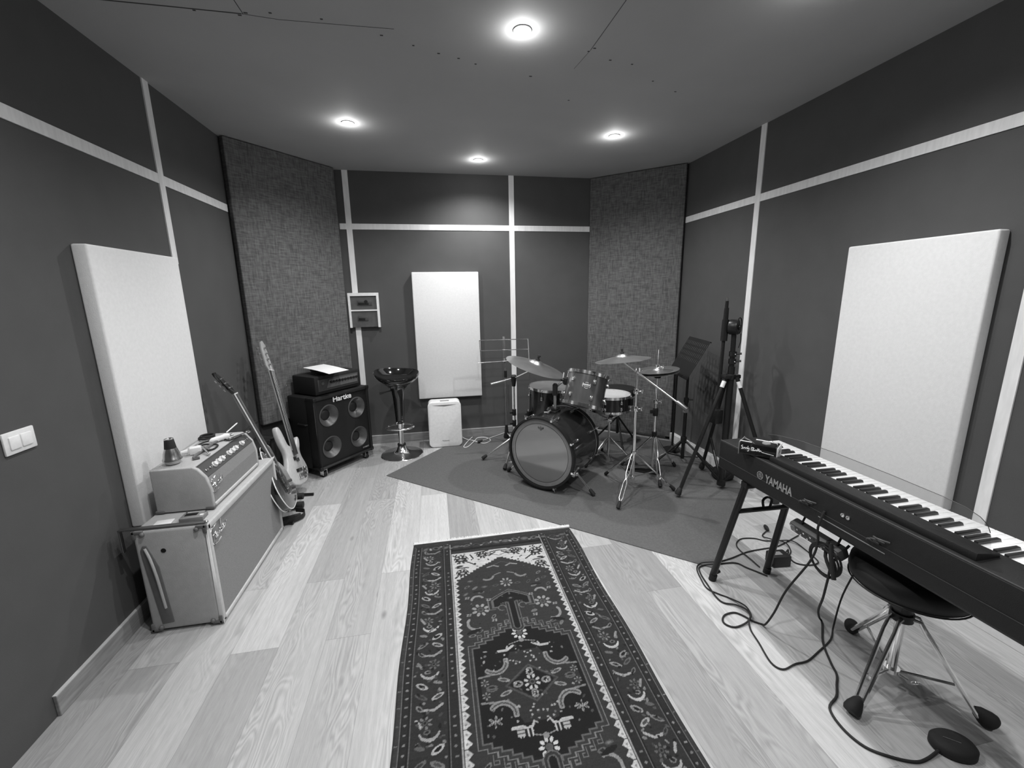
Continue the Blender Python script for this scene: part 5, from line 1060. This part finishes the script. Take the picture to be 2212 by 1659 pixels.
pstand()
# effects box on the piano
def pedalbox():
    t = thing('effects_pedal', 'black effects pedal with white script and clear end covers, on the piano end', 'pedal', (1.475, 1.628, KZ1)); R = frame((0, 0, 1), (.62, -.80, 0)); ex, ey = R.col[0], R.col[1]; c = V(1.470, 1.628, KZ1 + .0325)
    B().box(c, (.150, .092, .056), R).make('body', M['blackg'], t, bevel=.006)
    for s in (-1, 1): B().box(c + ex * .0775 * s + V(0, 0, -.002), (.003, .100, .060), R).make('end_cover', M['greyp'] if s < 0 else M['white2'], t, bevel=.001)
    F = c - ey * .0468; Tt = TM(F + V(0, 0, .002), ex, (0, 0, 1)); b = B()
    b.tube([Tt @ V(x, y, 0) for x, y in ((-.062, .012), (-.068, .006), (-.060, .002), (-.066, -.006), (-.056, -.002), (-.054, .004), (-.050, -.003), (-.046, .004), (-.043, -.003), (-.040, .005), (-.040, .012), (-.039, -.003), (-.034, .004), (-.036, -.011), (-.042, -.012))], .0014, 4, sm=3)
    b.tube([Tt @ V(x, y, 0) for x, y in ((-.026, .008), (-.026, -.006), (-.024, .008), (-.014, .006), (-.022, .001), (-.012, -.002), (-.024, -.006), (-.010, -.004), (-.006, .002), (-.004, -.005), (.000, .002), (.001, .010), (.002, -.005), (.006, .008), (.008, -.005), (.012, .001), (.016, -.005))], .0014, 4, sm=3)
    b.tube([Tt @ V(.018, -.006, 0), Tt @ V(.066, -.010, 0)], .0010, 4); b.make('script_lettering', M['white2'], t)
    top = c + V(0, 0, .0282); b = B()
    for a_, w_, y_ in ((-.055, .05, -.026), (.01, .07, .034), (.055, .018, .030)): B().box(top + ex * a_ + ey * y_, (w_, .007, .0012), R).make('top_marking', M['white2'], t, smooth=False)
    B().lathe([(.018, 0), (.016, .004), (0, .006)], top + ex * .025 - ey * .002, (0, 0, 1), 20).make('foot_button', M['greyp'], t)
    for q in range(2): B().box(c + ex * .0795 + ey * (-.01 + .02 * q) + V(0, 0, .003), (.002, .010, .016), R).make('socket', M['greyp'], t)
pedalbox()
# power strip under the piano
def pstrip():
    t = thing('power_strip', 'dark power strip with metal-lined sockets hanging under the stage piano', 'power strip', (1.478, 1.28, .50)); R = frame((0, 0, 1), (0, 1, 0)); x = 1.478
    Rt = Matrix.Rotation(math.radians(-25), 3, 'Y')
    B().box((x, 1.29, .546), (.045, .230, .052), Rt).make('housing', M['greyd'], t, bevel=.010)
    for k in range(7):
        y = 1.388 - k * .032; nrm = Rt @ V(-1, 0, 0)
        s = B().box(V(x, y, .548) + nrm * .0230, (.002, .026, .036), Rt).make('socket', M['black'] if k not in (0, 5, 6) else M['greyp'], t, bevel=.0008)
        for q in (-1, 1): B().box(V(x, y + .006 * q, .548) + nrm * .0245 + (Rt @ V(0, 0, 1)) * .010 * q, (.002, .006, .007), Rt).make('contact', M['chrome'], s)
    for y in (1.20, 1.36): B().tube([(x - .01, y, .572), (x + .01, y, .616)], .004, 6).make('cable_tie', M['black'], t)
pstrip()
CB = M['rubber']
def cable(pts, r, name, label, sm=5): return tag(B().tube(pts, r, 8, sm=sm).make(name, CB), label, 'cable')
g_ = .005
cable([(1.428, 1.235, .700), (1.415, 1.24, .63), (1.43, 1.245, .56), (1.42, 1.257, .473), (1.405, 1.33, .29), (1.41, 1.38, .14), (1.423, 1.43, .035), (1.433, 1.462, g_), (1.406, 1.487, g_), (1.387, 1.525, g_), (1.359, 1.552, g_), (1.305, 1.547, g_), (1.272, 1.519, g_), (1.271, 1.491, g_), (1.303, 1.47, g_), (1.367, 1.48, g_ + .004), (1.409, 1.506, g_ + .009), (1.419, 1.544, g_ + .012), (1.398, 1.591, g_ + .005), (1.353, 1.622, g_), (1.344, 1.669, g_), (1.358, 1.748, g_), (1.380, 1.85, g_), (1.420, 1.905, g_), (1.542, 1.903, g_), (1.631, 1.891, g_), (1.661, 1.842, g_), (1.690, 1.800, g_), (1.720, 1.755, g_)], .0042, 'looped_cable', 'black cable dropping from the stage piano and knotting in a loop on the floor')
cable([(2.21, 2.058, g_), (2.058, 2.003, g_), (1.973, 1.98, g_), (1.875, 1.977, g_), (1.764, 1.969, g_), (1.635, 1.935, g_), (1.54, 1.922, g_), (1.440, 1.93, g_), (1.385, 1.89, g_), (1.352, 1.80, g_), (1.340, 1.73, g_), (1.373, 1.68, g_), (1.404, 1.645, g_), (1.425, 1.565, g_ + .018), (1.410, 1.505, g_ + .018), (1.381, 1.482, g_ + .012), (1.358, 1.44, g_), (1.341, 1.372, g_), (1.314, 1.272, g_), (1.337, 1.233, g_), (1.407, 1.245, g_), (1.469, 1.248, g_), (1.553, 1.278, g_), (1.663, 1.323, g_), (1.72, 1.365, .03), (1.66, 1.30, .25), (1.60, 1.20, .50), (1.60, 1.18, .585)], .0036, 'thin_cable', 'long thin black cable crossing the floor from behind the stand to the stool')
cable([(1.735, 1.83, g_), (1.732, 1.892, g_ + .006), (1.741, 2.005, g_), (1.772, 2.064, g_), (1.836, 2.099, g_), (1.913, 2.086, g_), (1.959, 2.05, g_), (2.023, 2.024, g_ + .008), (2.11, 2.001, g_ + .008), (2.122, 1.924, g_), (2.102, 1.82, g_), (2.072, 1.791, g_), (2.01, 1.79, g_), (1.961, 1.822, g_), (1.973, 1.878, g_), (2.03, 1.928, g_), (2.045, 1.989, g_ + .014), (1.99, 2.04, g_ + .014), (1.985, 2.10, g_), (2.05, 2.14, g_ + .003)], .0036, 'tangled_cable', 'black cable tangled on the floor behind the piano stand, ending in a plug')
tag(B().lathe([(.006, 0), (.012, .010), (.016, .030), (.012, .050), (.004, .058), (0, .058)], (2.055, 2.13, .016), (.25, .95, .05), 14, sy=.7).make('mains_plug', M['rubber']), 'black mains plug lying on the floor behind the piano stand', 'plug')
cable([(1.50, 1.18, .58), (1.46, 1.20, .50), (1.455, 1.205, .42), (1.50, 1.25, .30), (1.60, 1.345, .15), (1.700, 1.42, .03), (1.71, 1.41, g_), (1.615, 1.315, g_), (1.555, 1.222, g_), (1.527, 1.169, g_), (1.485, 1.130, g_), (1.440, 1.090, g_), (1.372, 1.055, g_), (1.350, .985, g_), (1.365, .917, g_), (1.42, .872, g_), (1.478, .846, g_), (1.527, .846, g_), (1.585, .855, .012)], .0045, 'pedal_cable', 'black cable running from the stage piano past the stool foot to the round pedal')
b = B()
for k in range(3): b.torus((1.445 + .004 * k, 1.225, .490 + .004 * k), .048 + .003 * k, .0042, (1, .15 + .1 * k, .2), 30, 6, sx=1.35, xdir=(0, .2, 1))
b.tube([(1.45, 1.21, .575), (1.44, 1.19, .52), (1.435, 1.165, .455)], .008, 8, sm=3).tube([(1.455, 1.225, .575), (1.44, 1.215, .52), (1.44, 1.18, .47)], .006, 8, sm=3)
tag(b.make('hanging_cable_coil', CB), 'bundled coil of black cable hanging in front of the power strip', 'cable')
# transformer
t = thing('power_transformer', 'black block-shaped power transformer on the floor beside a piano stand leg', 'transformer', (1.862, 1.84, 0)); R = frame((0, 0, 1), (.95, -.10, 0))
B().box((1.862, 1.842, .034), (.105, .075, .066), R).make('body', M['black'], t, bevel=.007); B().box((1.85, 1.842, .0675), (.05, .03, .002), R).make('rating_label', M['greyp'], t)
B().tube([(1.91, 1.85, .05), (1.95, 1.87, .06), (1.975, 1.89, .02), (2.01, 1.93, .006)], .0036, 8, sm=4).make('lead', CB, t)
# piano stool (drum throne)
def throne():
    c = V(1.655, 1.076, 0); t = thing('piano_stool', 'round black stool seat on a chrome tripod under the stage piano', 'stool', c); b = B()
    pr = [(0, .430), (.13, .430), (.155, .438), (.170, .452), (.176, .480), (.172, .508), (.150, .526), (.08, .534), (0, .536)]
    pr = [(r, z + .02) for r, z in pr]
    B().lathe(pr, c, n=48, sx=1.0).make('seat', M['cushion'], t, angle=60); B().torus(c + V(0, 0, .468), .172, .003, n=48, m=6).make('seat_piping', M['black'], t)
    B().cyl(c + V(0, 0, .10), c + V(0, 0, .38), .0155, n=20).make('post', M['chrome'], t)
    B().cyl(c + V(0, 0, .345), c + V(0, 0, .452), .030, n=20).box(c + V(0, 0, .40), (.085, .05, .05)).make('height_clamp', M['black'], t, bevel=.006); B().cyl(c + V(.04, -.02, .37), c + V(.075, -.03, .365), .010, n=10).make('clamp_knob', M['black'], t); B().ball(c + V(-.034, -.02, .405), .009).make('clamp_bolt', M['chrome'], t)
    B().cyl(c + V(0, 0, .325), c + V(0, 0, .355), .036, n=20).make('leg_collar', M['black'], t); lc = B().cyl(c + V(0, 0, .095), c + V(0, 0, .112), .026, n=20).make('lower_collar', M['chrome'], t)
    B().cyl(c + V(0, 0, .10), c + V(.03, -.04, .085), .005, n=8).torus(c + V(.045, -.055, .083), .012, .003, (0, .6, .8), 18, 6).make('wing_screw', M['chrome'], lc)
    for k, ft in enumerate(((1.425, 1.020, 0), (1.858, .888, 0), (1.800, 1.352, 0))):
        f = V(*ft); d = (f - c).normalized(); s = V(-d.y, d.x, 0); l = B(); e = f - d * .035 + V(0, 0, .035)
        for q in (-1, 1):
            p0 = c + d * .028 + s * .014 * q + V(0, 0, .340); p1 = c + d * .07 + s * .016 * q + V(0, 0, .300)
            l.tube([p0, p0 + d * .022 + V(0, 0, -.004), p1, e + s * .010 * q], .0072, 8)
        l = l.make('leg', M['chrome'], t); B().tube([c + d * .02 + V(0, 0, .103), c.lerp(f, .62) + V(0, 0, .125)], .0055, 8).make('leg_brace', M['chrome'], t)
        # wedge-shaped rubber foot
        B().lathe([(.008, 0), (.020, .014), (.030, .040), (.032, .056), (.027, .066), (0, .068)], e - d * .012 + V(0, 0, .024), (f + d * .02 + V(0, 0, -.005) - e).normalized() , 18, sy=.85).make('rubber_foot', M['rubber'], l)
throne()
t = thing('sustain_pedal', 'small round black sustain pedal on the floor near the lower right corner', 'pedal', (1.650, .868, 0)); R = frame((0, 0, 1), (.88, .38, 0))
o = B().lathe([(.0, 0), (.050, 0), (.056, .006), (.056, .026), (.048, .037), (.02, .041), (0, .0415)], (1.646, .856, 0), n=40, sx=1.15, sy=.88, xdir=(.9, -.42, 0)).make('housing', M['rubber'], t, angle=60)
B().box((1.636, .856, .0415), (.045, .003, .003), frame((0, 0, 1), (.75, -.65, 0))).make('pressure_bar', M['dsteel'], t)
